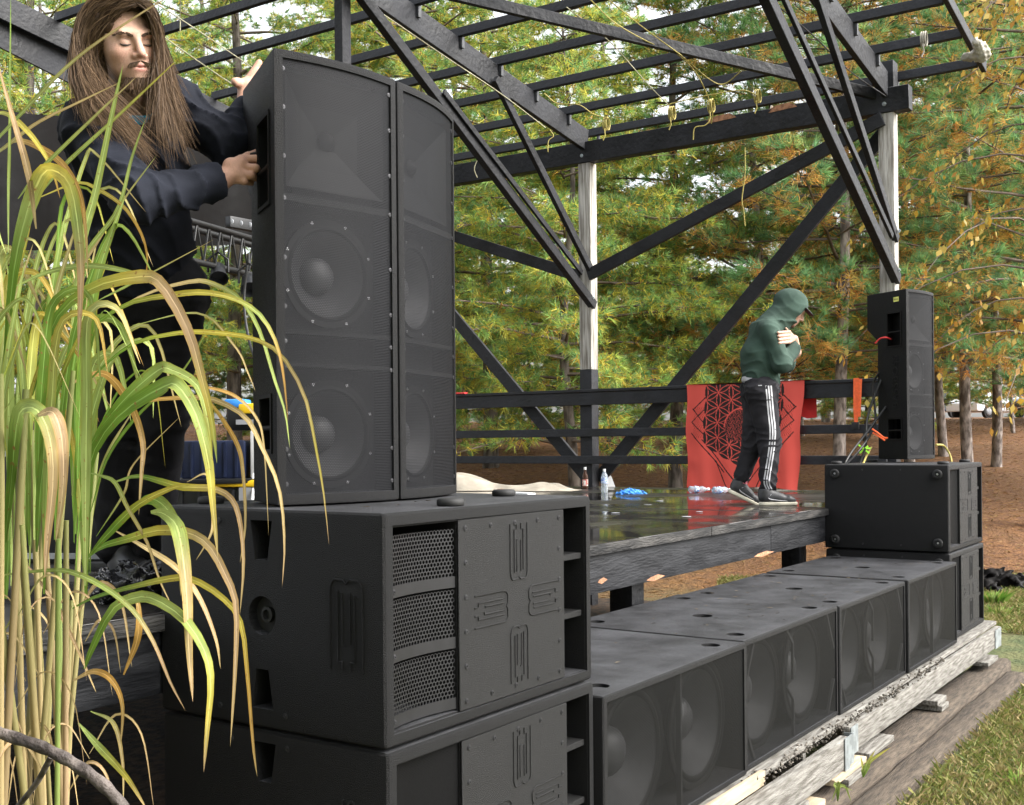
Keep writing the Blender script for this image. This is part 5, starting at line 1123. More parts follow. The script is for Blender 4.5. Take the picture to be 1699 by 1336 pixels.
# red banner with a printed geometric shield
def banner():
    y0, y1 = 5.16, 3.90; top = CZ + .592; bot = DECK + .02; nu, nv = 250, 210
    u = np.linspace(0, 1, nu); v = np.linspace(0, 1, nv); U, W = np.meshgrid(u, v, indexing='ij')
    fold = .030 * W * np.sin(U * 26 + 1.2 * np.sin(W * 3)) * (.35 + .65 * np.abs(2 * U - 1)) + .02 * W * np.sin(U * 9 + 2) + .006 * np.sin(W * 9 + U * 14)
    X = XS - .185 - .03 * W + fold - .03 * np.sin(W * 3.1) * .6; wdt = 1 - .07 * W * (U - .3)
    Y = y0 + (y1 - y0) * (U * wdt + .006 * np.sin(W * 11)); sag = .018 * np.sin(U * math.pi) * (1 - W)
    Z = top - (top - bot) * W * (1 + .015 * np.sin(U * 7)) - sag
    V = np.stack([X, Y, Z], -1).reshape(-1, 3)
    x = (U - .50) * 1.26; y = .40 - W * 1.10          # print coordinates in metres, origin at shield centre
    red = np.array([.70, .098, .075]); blk = np.array([.024, .017, .016])
    col = np.tile(red, (nu * nv, 1)); x = x.ravel(); y = y.ravel()
    r = .158; lat = []
    for j in range(-6, 7):
        for i in range(-6, 7): lat.append((r * .866 * j, r * (i + .5 * (j % 2))))
    lat = np.array(lat); dist = np.sqrt((x[:, None] - lat[:, 0]) ** 2 + (y[:, None] - lat[:, 1]) ** 2)
    line = (np.abs(dist - r) < .0034).any(1)
    inside = np.zeros(len(x), bool)
    for cx, cy in lat:
        lim = .40 if cy > -.08 else .40 - (-.08 - cy) * .95
        if abs(cx) < lim and -.42 < cy < .50: inside |= np.hypot(x - cx, y - cy) < r * .97
    col[inside & ~line] = blk
    # owl-like dark centre patch and fine hatching
    cen = (np.hypot((x + .04) / .14, (y + .04) / .17) < 1); h = np.sin(x * 330 + 3 * np.sin(y * 90)) * np.sin(y * 300 + 2 * np.sin(x * 110)); col[cen] = blk; col[cen & (h > .35)] = red * .8
    ring = np.abs(np.hypot((x + .04) / .15, (y + .04) / .18) - 1) < .045; col[ring & (y > -.05)] = red
    def seg(a, b, w=.006):
        a = np.array(a); b = np.array(b); p = np.stack([x, y], 1) - a; d = b - a; t = np.clip(p @ d / (d @ d), 0, 1); return np.hypot(*(p - t[:, None] * d).T) < w
    for s in (-1, 1):
        for a, b in (((.38, .30), (.55, .14)), ((.42, .14), (.56, 0)), ((.56, 0), (.42, -.12)), ((.56, -.12), (.20, -.52)), ((.44, -.18), (.05, -.66)), ((.30, -.40), (.16, -.70)), ((.56, .14), (.42, .0))):
            m = seg((s * a[0], a[1]), (s * b[0], b[1])) & ~inside; col[m] = blk
    hatch = (np.abs(x) > .36) & (np.abs(x) < .54) & (np.abs(y) < .16) & (np.sin((x * np.sign(x) + y) * 260 + 3 * np.sin(y * 60)) > .75); col[hatch & ~inside] = red * .45
    i = (np.arange(nu - 1)[:, None] * nv + np.arange(nv - 1)[None]).ravel(); F = np.stack([i, i + nv, i + nv + 1, i + 1], 1)
    root = empty('banner', (XS - .2, 4.5, bot), 'red cloth banner with dark geometric shield print hung over the side railing', 'banner')
    npmesh('cloth', V, F, vcol('banner_print', .85, .12, .2, 300), root, col=col, smooth=True)
    V = [];
    for k in range(15):
        q = k / 14; yy = y0 + (y1 - y0 - .06) * q
        V += [(XS - .19, yy, top), (XS - .06, yy, top + .004), (XS - .012, yy, top - .03), (XS - .01 + .01 * math.sin(k), yy, top - .36 - .02 * math.sin(k * 2))]
    F = [(4 * k + j, 4 * k + 4 + j, 4 * k + 5 + j, 4 * k + 1 + j) for k in range(14) for j in range(3)]
    npmesh('cloth_fold', V, F, M['redcloth'], root, smooth=True)
M['redcloth'] = pm('red_cloth', (0.60, 0.04, 0.04), .85, .1, 8, bump=.2, bscale=300)
banner()
# orange ratchet strap over the railing
c = P(1421, 640, 11.6); mb = MB(); xs0 = XS - .17
yq = 3.42
mb.add([(xs0 + .16, yq, CZ + .45), (xs0 + .16, yq - .055, CZ + .45), (xs0 + .15, yq, CZ + .592), (xs0 + .15, yq - .055, CZ + .592), (xs0, yq, CZ + .592), (xs0, yq - .055, CZ + .592), (xs0 - .012, yq, CZ + .30), (xs0 - .012, yq - .055, CZ + .30), (xs0 - .02, yq - .01, CZ + .17), (xs0 - .02, yq - .045, CZ + .17)], [(0, 1, 3, 2), (2, 3, 5, 4), (4, 5, 7, 6), (6, 7, 9, 8)])
mb.add([(xs0 - .02, yq - .06, CZ + .58), (xs0 - .02, yq - .09, CZ + .58), (xs0 - .03, yq - .075, CZ + .22), (xs0 - .03, yq - .05, CZ + .22)], [(0, 1, 2, 3)])
so = mb.build('ratchet_strap', M['orange']); tag(so, 'orange webbing strap hung over the railing left of the far right tower', 'strap')
MB().box((xs0 - .04, yq - .06, CZ + .10), (xs0 - .015, yq + .01, CZ + .17)).build('buckle', M['cable'], so, bevel=.004)
tag(MB().box((XS - .17, 8.05, CZ + .586), (XS - .10, 8.30, CZ + .606)).build('strap_end', M['redstrap'], None, bevel=.004), 'bit of red strap on the railing right beside the near tower', 'strap')
# ------------------------------------------------------------------ backdrop sheet and lighting truss behind the man
V = []; F = []; nu, nv = 40, 16
for i in range(nu):
    for j in range(nv):
        u = i / (nu - 1); w = j / (nv - 1); x = 4.6 + 5.9 * u; zt = CZ + 2.95 + .11 * (x - 4.6) - (.0 if x < 9 else .1 * (x - 9)); zb = CZ + 1.55 + .16 * (x - 4.6)
        V.append((x, YB - .12 + .05 * math.sin(u * 40) * w + .03 * math.sin(u * 13 + 2), zt + (zb - zt) * w + .04 * math.sin(u * 17) * (1 - w)))
F = [(i * nv + j, i * nv + nv + j, i * nv + nv + j + 1, i * nv + j + 1) for i in range(nu - 1) for j in range(nv - 1)]
tag(npmesh('backdrop_sheet', V, F, M['blacktarp'], None, smooth=True), 'black sheeting stretched across the rear of the stage behind the long-haired person', 'sheet')
tr = empty('lighting_truss', tuple(P(330, 420, 9.0).xy) + (DECK,), 'black lattice lighting truss behind the near tower', 'truss')
def q_(px, py, d): return P(px, py, d)
A0, A1 = P(240, 345, 8.2), P(470, 392, 9.9); A1.z = A0.z; B0, B1 = A0 - UP * .30, A1 - UP * .30
for a, b in ((A0, A1), (B0, B1), (A0 + FW * .25 - RT * .1, A1 + FW * .25 - RT * .1)): MB().tube([a, b], .025, 8).build('chord', M['cable'], tr, smooth=True)
for k in range(12):
    a = A0.lerp(A1, k / 12); b = B0.lerp(B1, (k + .5) / 12); c_ = A0.lerp(A1, (k + 1) / 12)
    MB().tube([a, b, c_], .010, 6).build('lacing', M['cable'], tr)
for px, py in ((400, 372),):
    lb = empty('light_bar', tuple(P(398, 372, 8.85)), 'slim stage light bar with three round lenses on the truss', 'light')
    a, b = P(378, 368, 8.8), P(428, 377, 9.05)
    MB().beam(a, b, .06, .085).build('housing', M['amp'], lb, bevel=.006)
    for t in (.15, .45, .75):
        MB().lathe([(.022, 0), (.022, .01), (.016, .012), (.001, .014)], a.lerp(b, t) - FW * .036 - RT * .0, tuple(camdir(-.3, -1, 0)), 16).build('lens', M['lightgrey'], lb, smooth=True)
for px, py, d, lab in ((362, 452, 9.0, 'black stage lamp hanging below the truss next to the man'), (413, 470, 9.2, 'black stage lamp hanging below the truss next to the near tower')):
    pr = empty('stage_lamp', tuple(P(px, py, d)), lab, 'lamp'); c = P(px, py, d)
    MB().lathe([(.03, -.08), (.055, -.06), (.06, .02), (.075, .09), (.07, .09), (.05, .03)], c, tuple(camdir(.2, -.6, -.6)), 16).build('can', M['amp'], pr, smooth=True)
    MB().tube([c + RT * .08, c + RT * .08 + UP * .10, c + UP * .16, c - RT * .08 + UP * .10, c - RT * .08], .010, 6).build('yoke', M['cable'], pr, smooth=True)
    MB().tube([c + UP * .16, c + UP * .24], .014, 6).build('clamp', M['cable'], pr)
for px in (255, 440):
    c = A0.lerp(A1, .06 if px < 300 else .9); s = tag(empty('truss_stand', (c.x, c.y, DECK)), 'black stand carrying the ' + ('left' if px < 300 else 'right') + ' end of the lighting truss', 'stand', 'truss stands')
    MB().tube([(c.x, c.y, DECK + .1), tuple(c - UP * .03)], .022, 8).build('pole', M['cable'], s, smooth=True)
    for k in range(3): MB().tube([(c.x, c.y, DECK + .5), (c.x + .45 * math.cos(k * 2.1 + .4), c.y + .45 * math.sin(k * 2.1 + .4), DECK + .015)], .014, 6).build('leg', M['cable'], s)
cord('cable', C((410, 440, 8.9), (405, 500, 8.9), (412, 560, 8.8), (425, 600, 8.6)), .012, 'cable', 'thick black cable hanging beside the near tower behind the grass', 'cable')
# ------------------------------------------------------------------ equipment on the deck behind the grass
def crate(px0, py, d, w, dpt, h, name, label, cat, mat, lidmat=None, rot=0):
    p = P(px0, py, d); root = empty(name, (p.x, p.y, DECK), label, cat); Mx = Matrix.Translation((p.x, p.y, DECK)) @ Matrix.Rotation(YAW - math.pi / 2 + rot, 4, 'Z')
    return root, Mx
def mbox(mb, Mx, lo, hi):
    t = MB().box(lo, hi); mb.add([Mx @ v for v in t.v], t.f); return mb
# tote with yellow lid
tp_ = P(395, 852, 4.8); tp_.z = DECK; Mx = Matrix.Translation(tp_) @ Matrix.Rotation(YAW - math.pi / 2, 4, 'Z')
tote = empty('storage_tote', tuple(tp_), 'dark grey storage tote with yellow lid behind the near tower', 'tote')
mb = MB(); mb.add([Mx @ Vector(v) for v in ((-.20, -.15, .02), (.20, -.15, .02), (.20, .15, .02), (-.20, .15, .02), (-.235, -.18, .33), (.235, -.18, .33), (.235, .18, .33), (-.235, .18, .33))], [(0, 3, 2, 1), (4, 5, 6, 7), (0, 1, 5, 4), (1, 2, 6, 5), (2, 3, 7, 6), (3, 0, 4, 7)])
mb.build('bin', M['greybin'], tote, bevel=.012)
mbox(MB(), Mx, (-.25, -.195, .332), (.25, .195, .362)).build('lid', M['yelplastic'], tote, bevel=.008)
for k in range(6): mbox(MB(), Mx, (-.19 + .07 * k, -.188, .05), (-.18 + .07 * k, -.175, .32)).build('rib', M['greybin'], tote)
mbox(MB(), Mx, (.05, -.192, .02), (.10, -.182, .33)).build('corner_strip', M['lightgrey'], tote)
# things piled on the tote
def on_tote(x, y, z): return Mx @ Vector((x, y, .364 + z))
t_ = mbox(MB(), Mx, (-.20, -.13, .364), (.06, .10, .52)).build('basket', M['bluecord'], None, bevel=.01); tag(t_, 'dark blue plastic basket standing on the yellow lidded tote', 'basket')
for k in range(6):
    mbox(MB(), Mx, (-.205 + .045 * k, -.135, .37), (-.195 + .045 * k, -.13, .515)).build('slat', M['bluecord'], t_)
t_ = mbox(MB(), Mx, (.08, -.12, .364), (.22, .08, .56)).build('carton', M['white'], None, bevel=.008); tag(t_, 'small white carton standing on the tote beside the basket', 'carton')
t_ = mbox(MB(), Mx, (-.02, -.10, .562), (.21, .06, .66)).build('power_tool', M['amp'], None, bevel=.02); tag(t_, 'black cordless tool with yellow and blue trim on the carton', 'tool')
mbox(MB(), Mx, (.03, -.105, .63), (.10, -.02, .672)).build('yellow_trim', M['yelplastic'], t_, bevel=.006); mbox(MB(), Mx, (-.03, -.104, .655), (.06, 0, .69)).build('blue_trim', M['blue'], t_, bevel=.01)
mbox(MB(), Mx, (.02, -.107, .585), (.19, -.1, .605)).build('grey_trim', M['lightgrey'], t_)
cord('cord', [on_tote(.21, -.13, .12), on_tote(.24, -.16, .06), on_tote(.28, -.14, .02), on_tote(.30, -.15, .06), on_tote(.24, -.17, .09)], .011, 'green', 'green cord coiled at the edge of the tote', 'cord')
cord('cable', [on_tote(.10, -.14, .02), on_tote(.11, -.22, -.10), on_tote(.09, -.20, -.22), on_tote(.05, -.22, -.30)], .006, 'white', 'thin white cable dangling from the tote', 'cable')
# rack case of amplifiers
rp = P(300, 870, 4.7); rp.z = DECK; Mr = Matrix.Translation(rp) @ Matrix.Rotation(YAW - math.pi / 2 + .12, 4, 'Z')
rk = empty('rack_case', tuple(rp), 'black equipment rack with metal edges on the deck behind the grass', 'rack')
mbox(MB(), Mr, (-.27, 0, .0), (.27, .45, .34)).build('case', M['amp'], rk, bevel=.008)
for x in (-.275, .02, .245): mbox(MB(), Mr, (x, -.012, .0), (x + .03, .004, .345)).build('edge_rail', M['lightgrey'], rk, bevel=.003)
for k in range(5):
    f_ = mbox(MB(), Mr, (-.24, -.016, .02 + .062 * k), (.24, .0, .075 + .062 * k)).build('amplifier', M['greybin'], rk, bevel=.003)
    for j in range(5): mbox(MB(), Mr, (.06 + .03 * j, -.022, .035 + .062 * k), (.072 + .03 * j, -.015, .05 + .062 * k)).build('knob', M['lightgrey'], f_)
t_ = mbox(MB(), Mr, (-.05, -.13, .345), (.36, .10, .365)).build('tray', M['amp'], None, bevel=.004); tag(t_, 'flat black tray lying on top of the equipment rack', 'tray')
t_ = mbox(MB(), Mx, (-.33, -.38, .01), (-.10, -.30, .06)).build('clamp_tool', M['yelplastic'], None, bevel=.012); tag(t_, 'yellow handled clamp lying in front of the tote', 'tool')
mbox(MB(), Mx, (-.50, -.37, .015), (-.335, -.315, .05)).build('jaw', M['amp'], t_, bevel=.006)
c2 = P(120, 870, 4.9); c2.z = DECK; M2 = Matrix.Translation(c2) @ Matrix.Rotation(YAW - math.pi / 2 - .1, 4, 'Z')
t_ = mbox(MB(), M2, (-.45, 0, 0), (.30, .5, .5)).build('road_case', M['amp'], None, bevel=.01); tag(t_, 'large black road case on the deck behind the tall grass', 'case')
for z in (0.02, .46): mbox(MB(), M2, (-.455, -.006, z), (.305, -.001, z + .025)).build('edge_rail', M['lightgrey'], t_)
c = P(225, 985, 3.72); c.z = DECK
blob_cloth('plastic_heap', c + UP * .05, .13, 'plasticbag', 'crumpled glossy black plastic at the stage edge behind the grass', 'plastic', 8, (1.1, .7, .5), 30, .016, .012)
for k in range(4):
    cord('cable', [c + Vector((.05 * k - .2, -.05, .03 + .02 * k)), c + Vector((.1, .02 * k, .08 + .01 * k)), c + Vector((.25, .1, .05)), c + Vector((.15 + .05 * k, .3, .012))], .009, 'cable', 'black cable coiled in a tangle on the stage edge behind the grass', 'cable', 'tangled cables at the stage edge', 16)
# ------------------------------------------------------------------ lawn side things
p = P(1655, 948, 13.6); p.z = hgt(p.x, p.y) + .03
blob_cloth('black_tarpaulin', p + UP * .06, .36, 'blacktarp', 'crumpled black tarpaulin lying on the lawn behind the far right stack', 'tarpaulin', 4, (.55, .9, .35), 11, .03, .022, [(p + UP * .05 - RT * .25, p + RT * .22 + UP * .0, .10, .03), (p - RT * .22, p - RT * .2 - FW * .5, .12, .05)])
def car(p, yaw, paint, label):
    root = empty('parked_car', tuple(p), label, 'car', 'cars parked beyond the trees'); Mc = Matrix.Translation(p) @ Matrix.Rotation(yaw, 4, 'Z')
    side = [(-2.1, .35), (-2.15, .75), (-1.9, .88), (-1.35, .93), (-.75, 1.42), (.55, 1.46), (1.35, .98), (2.05, .88), (2.15, .55), (2.1, .32)]
    mb = MB(); vs_ = []; n = len(side)
    for sx in (-1, 1):
        for x, z in side: vs_.append(Mc @ Vector((x, sx * (.86 if z < 1.0 else .66), z)))
    mb.add(vs_, [tuple(range(n - 1, -1, -1)), tuple(range(n, 2 * n))] + [(i, (i + 1) % n, n + (i + 1) % n, n + i) for i in range(n)]); mb.build('body', paint, root, bevel=.05, seg=3)
    for sx in (-1, 1):
        for poly in (((-1.15, .98), (-.72, 1.36), (-.15, 1.39), (-.15, .98)), ((-.07, .98), (-.07, 1.39), (.5, 1.40), (1.1, 1.0))):
            MB().prism([Mc @ Vector((x, sx * (.905 - (z - .9) * .42), z)) for x, z in poly], Mc.to_3x3() @ Vector((0, sx * .01, 0))).build('window', M['carglass'], root)
    for x0, x1, z0, z1 in ((-1.32, -.80, .97, 1.40), (1.32, .60, 1.0, 1.42)):
        MB().prism([Mc @ Vector((x0 * 1.02, -.66, z0)), Mc @ Vector((x0 * 1.02, .66, z0)), Mc @ Vector((x1 * 1.02, .58, z1)), Mc @ Vector((x1 * 1.02, -.58, z1))], UP * .02).build('windscreen', M['carglass'], root)
    for x in (-1.3, 1.3):
        for sx in (-1, 1):
            w = MB().lathe([(.20, -.09), (.32, -.08), (.33, 0), (.32, .08), (.20, .09)], Mc @ Vector((x, sx * .82, .33)), tuple(Mc.to_3x3() @ Vector((0, 1, 0))), 20).build('wheel', M['rubber'], root, smooth=True)
            MB().lathe([(.2, 0), (.19, .02), (.05, .03)], Mc @ Vector((x, sx * .915, .33)), tuple(Mc.to_3x3() @ Vector((0, sx, 0))), 16).build('rim', M['lightgrey'], w, smooth=True)
    for sx in (-1, 1): MB().box((-.16, -.1, -.06), (.02, .1, .06)).build('headlight', M['lightgrey'], root).location = (Mc @ Vector((2.1, sx * .62, .72))) - Vector(p)
    return root
M['carglass'] = pm('car_glass', (.02, .025, .03), .08, .1, 3); M['whitepaint'] = pm('white_car_paint', (.75, .76, .78), .3, .04, 2, coat=.5); M['darkpaint'] = pm('dark_car_paint', (.03, .035, .05), .3, .1, 2, coat=.5)
for px, d, pt_, yv, lab in ((1640, 56, 'whitepaint', -.4, 'small white car parked beyond the pines at the right edge'), (1742, 54, 'darkpaint', -.3, 'dark car parked just past the right picture edge'), (1590, 60, 'darkpaint', -.5, 'dark car parked beyond the pines left of the white car')):
    p = P(px, 700, d); p.z = float(hgt(p.x, p.y)); car(p, yv, M[pt_], lab)
# ------------------------------------------------------------------ tall ornamental grass in the left foreground
GR, PG, YE, OR, TA, PK = (.115, .205, .028), (.25, .315, .09), (.38, .33, .06), (.38, .225, .06), (.40, .31, .15), (.40, .28, .16)
gp0 = P(40, 700, 1.38)
plant = empty('ornamental_grass', (gp0.x, gp0.y, 0), 'tall green and yellowing ornamental grass clump filling the left foreground', 'plant')
def blade(pts, wpx, cols, fold=.14, twist=0.0, n=22, name='blade'):
    """pts: (px,py,d) root to tip; wpx: widest width in photo pixels; cols: colours root to tip"""
    c = catmull([P(*q) for q in pts], n); V = []; F = []; cc = []
    dm = sum(q[2] for q in pts) / len(pts); w0 = 1.0 * wpx / FPX * dm
    tw = twist
    for i, p in enumerate(c):
        t = i / (n - 1); T = (c[min(i + 1, n - 1)] - c[max(i - 1, 0)]).normalized(); view = (Vector((0, 0, CZ)) - p).normalized()
        sd = T.cross(view); sd = sd.normalized() if sd.length > 1e-4 else RT
        nn = sd.cross(T).normalized(); a = tw + .5 * math.sin(t * 4 + wpx); sd = (sd * math.cos(a) + nn * math.sin(a)); nn = sd.cross(T).normalized()
        w = w0 * min(1, .15 + 2.3 * t) * (max(0, 1 - t) ** .62) * 1.12 / max(.55, abs(math.cos(a)))
        u = t * (len(cols) - 1); k = min(int(u), len(cols) - 2); f = u - k; base = [cols[k][e] * (1 - f) + cols[k + 1][e] * f for e in range(3)]
        spk = .85 + .3 * random.random()
        for j, x in enumerate((-1, -.5, -.10, -.07, .07, .10, .5, 1)):
            V.append(tuple(p + sd * (x * w / 2) - nn * (fold * w * .5 * (1 - abs(x)))))
            m = 1.5 if abs(x) < .08 else (.9 + .08 * random.random()) * spk
            ed = (1.0, .92, .6) if abs(x) > .9 and t > .3 else (1, 1, 1)
            cc.append([min(.9, b * m * e + (.04 if abs(x) < .08 else 0)) for b, e in zip(base, ed)])
        if i:
            for j in range(7): a0 = (i - 1) * 8 + j; F.append((a0, a0 + 1, a0 + 9, a0 + 8))
    ro = random.uniform(0, 50); uvs = [(ro + x * .012, ro + i / n * .8) for i in range(n) for x in (-1, -.5, -.10, -.07, .07, .10, .5, 1)]
    return npmesh(name, V, F, M['blade'], plant, col=np.array(cc), smooth=True, uv=uvs)
BL = [  # traced arcs: points, width, colours
 ([(53,656,1.40),(88,536,1.38),(148,480,1.34),(230,459,1.28),(268,472,1.26),(311,546,1.24),(335,628,1.24),(352,700,1.24),(360,770,1.25)],27,[GR,GR,YE,PK,PK,YE,PG]),
 ([(134,864,1.40),(152,758,1.38),(198,688,1.34),(268,642,1.28),(296,640,1.26),(327,690,1.24),(346,765,1.24),(353,836,1.24),(362,930,1.25)],31,[GR,GR,GR,PG,PG,YE,TA]),
 ([(150,740,1.42),(175,700,1.40),(212,656,1.37),(261,614,1.33),(284,613,1.32),(328,640,1.30),(346,705,1.29),(352,770,1.3)],25,[GR,GR,PG,PG,YE]),
 ([(6,640,1.42),(20,470,1.38),(39,371,1.34),(67,295,1.30),(90,284,1.27),(116,310,1.24),(130,390,1.23),(134,470,1.24),(129,600,1.25)],33,[GR,GR,PG,YE,YE,PG,PK,PK]),
 ([(8,900,1.34),(18,800,1.32),(27,700,1.29),(42,676,1.27),(66,684,1.25),(84,730,1.24),(88,800,1.24),(78,900,1.25),(74,960,1.25)],32,[GR,GR,PG,PG,TA,PK,PK]),
 ([(60,690,1.25),(88,684,1.22),(103,730,1.20),(104,810,1.20),(92,900,1.21)],26,[TA,PK,PK,TA]),
 ([(10,240,1.5),(32,233,1.45),(70,247,1.40),(106,275,1.36),(131,318,1.33),(141,371,1.32),(146,450,1.32)],14,[PG,OR,OR,OR,TA]),
 ([(-20,190,1.5),(8,188,1.46),(34,206,1.42),(62,238,1.38),(86,280,1.36),(100,330,1.36)],12,[PG,YE,YE,OR]),
 ([(60,330,1.5),(127,304,1.44),(162,314,1.42),(205,343,1.38),(233,385,1.36),(244,424,1.36),(242,465,1.37)],8,[YE,YE,OR,OR]),
 ([(-30,256,1.35),(0,226,1.34),(116,106,1.30),(219,32,1.28),(285,-8,1.27)],7,[PG,PG,TA,TA]),
 ([(-30,262,1.45),(0,250,1.44),(60,205,1.42),(130,170,1.40),(205,134,1.38)],7,[PG,TA,TA]),
 ([(30,330,1.35),(67,282,1.33),(152,198,1.30),(228,126,1.28)],8,[PG,PG,TA]),
 ([(60,330,1.4),(106,275,1.38),(198,190,1.34),(304,90,1.30)],8,[PG,PG,YE]),
 ([(120,520,1.42),(141,388,1.38),(159,318,1.36),(184,198,1.32),(204,108,1.30)],16,[PG,PG,PG,PG]),
 ([(110,520,1.5),(141,424,1.46),(194,350,1.42),(219,261,1.40),(241,198,1.38)],9,[PG,PG,PG]),
 ([(120,470,1.5),(152,417,1.48),(205,332,1.45),(260,258,1.42)],6,[TA,TA,PG]),
 ([(160,500,1.5),(200,480,1.48),(247,455,1.45),(356,397,1.42)],5,[PG,PG,TA]),
 ([(14,420,1.4),(14,320,1.4),(16,230,1.4),(17,100,1.4),(18,-10,1.4)],6,[PG,PG,GR]),
 ([(60,380,1.32),(46,283,1.30),(21,194,1.29),(-4,105,1.28)],14,[TA,PK,PK]),
 ([(20,478,1.45),(81,451,1.40),(148,441,1.36),(212,451,1.33),(260,472,1.32),(300,510,1.32)],12,[PG,PG,PG,PK]),
 ([(110,590,1.44),(148,546,1.40),(212,504,1.34),(282,490,1.28),(335,485,1.26),(388,495,1.24),(431,522,1.22),(459,571,1.21),(471,628,1.21),(478,700,1.22)],12,[GR,GR,YE,YE,PG,OR,OR]),
 ([(180,520,1.44),(247,486,1.38),(318,467,1.34),(353,471,1.32),(399,497,1.30),(431,550,1.29),(455,628,1.28),(473,684,1.28),(481,745,1.28)],10,[TA,TA,PG,PG,PG]),
 ([(130,650,1.42),(177,603,1.38),(226,568,1.34),(300,552,1.29),(353,552,1.27),(417,561,1.24),(466,589,1.22),(505,656,1.20),(523,737,1.19),(537,818,1.19),(546,905,1.2)],10,[GR,GR,YE,YE,TA,YE,PK]),
 ([(200,690,1.4),(230,668,1.38),(300,660,1.34),(353,663,1.31),(406,691,1.28),(434,741,1.26),(463,811,1.25),(472,900,1.25),(468,975,1.26)],11,[TA,OR,TA,TA,TA,PK]),
 ([(300,640,1.38),(339,642,1.36),(388,656,1.33),(424,691,1.31),(438,741,1.30),(446,890,1.30)],7,[OR,OR,TA,TA]),
 ([(330,660,1.4),(353,674,1.38),(392,734,1.36),(403,783,1.36),(407,870,1.36),(398,935,1.36)],9,[YE,OR,TA,TA]),
 ([(110,640,1.48),(155,621,1.44),(184,628,1.42),(219,677,1.40),(237,734,1.39),(235,783,1.39),(230,855,1.4)],16,[TA,OR,OR,PK,TA]),
 ([(140,1110,1.42),(152,1078,1.40),(184,1014,1.37),(219,993,1.34),(254,993,1.31),(304,1025,1.28),(339,1078,1.26),(350,1131,1.25),(343,1219,1.25),(338,1282,1.26)],24,[GR,GR,PG,PG,PG,YE,PK]),
 ([(120,1010,1.46),(159,990,1.43),(226,972,1.38),(282,960,1.34),(318,961,1.32),(367,990,1.29),(399,1032,1.27),(410,1113,1.26),(420,1237,1.26),(427,1290,1.27)],14,[GR,GR,YE,YE,YE,OR,TA]),
 ([(-10,956,1.36),(71,947,1.33),(117,949,1.31),(169,972,1.29),(219,1011,1.27),(254,1064,1.26),(282,1131,1.26),(308,1180,1.26)],12,[PG,PG,PG,PK,PK]),
 ([(140,930,1.44),(166,908,1.42),(212,894,1.38),(261,880,1.34),(311,884,1.31),(346,905,1.29),(374,954,1.27),(392,1007,1.26),(390,1113,1.26),(382,1240,1.27)],21,[GR,GR,YE,TA,PK,PK,TA]),
 ([(250,850,1.36),(270,852,1.34),(293,872,1.31),(304,922,1.29),(311,990,1.28),(314,1078,1.28),(320,1165,1.28)],30,[PG,PG,PG,TA,TA,PK]),
 ([(150,785,1.40),(169,790,1.38),(191,801,1.37),(212,843,1.36),(244,900,1.36),(264,960,1.36),(286,1008,1.36)],9,[PG,PG,TA,TA]),
 ([(190,800,1.46),(226,790,1.44),(261,797,1.41),(300,808,1.38),(353,811,1.35),(385,829,1.33),(399,871,1.32),(404,940,1.32),(398,1020,1.33)],15,[PG,GR,YE,PK,PK,TA]),
 ([(150,920,1.42),(177,889,1.40),(226,840,1.37),(282,811,1.34),(318,804,1.32)],17,[GR,GR,YE,YE]),
 ([(215,850,1.42),(244,829,1.40),(268,836,1.37),(290,868,1.34),(300,915,1.33),(300,990,1.33)],27,[GR,GR,PG,PG,TA]),
 ([(190,880,1.45),(235,905,1.43),(290,940,1.40),(330,990,1.38),(358,1060,1.37),(366,1110,1.37)],12,[TA,TA,PK,TA]),
 ([(150,850,1.5),(178,760,1.47),(228,690,1.44),(300,620,1.40),(360,520,1.37)],7,[GR,GR,PG]),
 ([(220,540,1.45),(330,520,1.40),(390,575,1.38),(412,620,1.38),(424,650,1.38)],5,[PG,TA,TA]),
 ([(160,890,1.5),(205,820,1.48),(222,770,1.46),(300,690,1.42)],5,[GR,TA,TA]),
 ([(205,1120,1.42),(228,1060,1.40),(230,1010,1.40),(222,985,1.39)],14,[OR,OR,TA]),
 ([(120,1130,1.42),(155,1114,1.4),(185,1128,1.38),(203,1170,1.37),(200,1240,1.37)],13,[TA,OR,OR,TA]),
 ([(150,1180,1.40),(188,1200,1.38),(203,1260,1.37),(205,1330,1.37)],9,[PG,TA,TA]),
 ([(130,1200,1.38),(165,1240,1.36),(210,1290,1.35),(245,1345,1.35)],15,[PG,PG,YE,PK]),
 ([(40,930,1.5),(90,1000,1.47),(130,1080,1.45),(160,1150,1.45)],9,[PK,PK,TA]),
 ([(310,800,1.3),(345,790,1.3),(353,870,1.3),(340,905,1.3),(325,930,1.3)],6,[TA,TA,TA]),
]
for pts, w, cols in BL: blade(pts, w, cols, twist=random.uniform(-.35, .35))
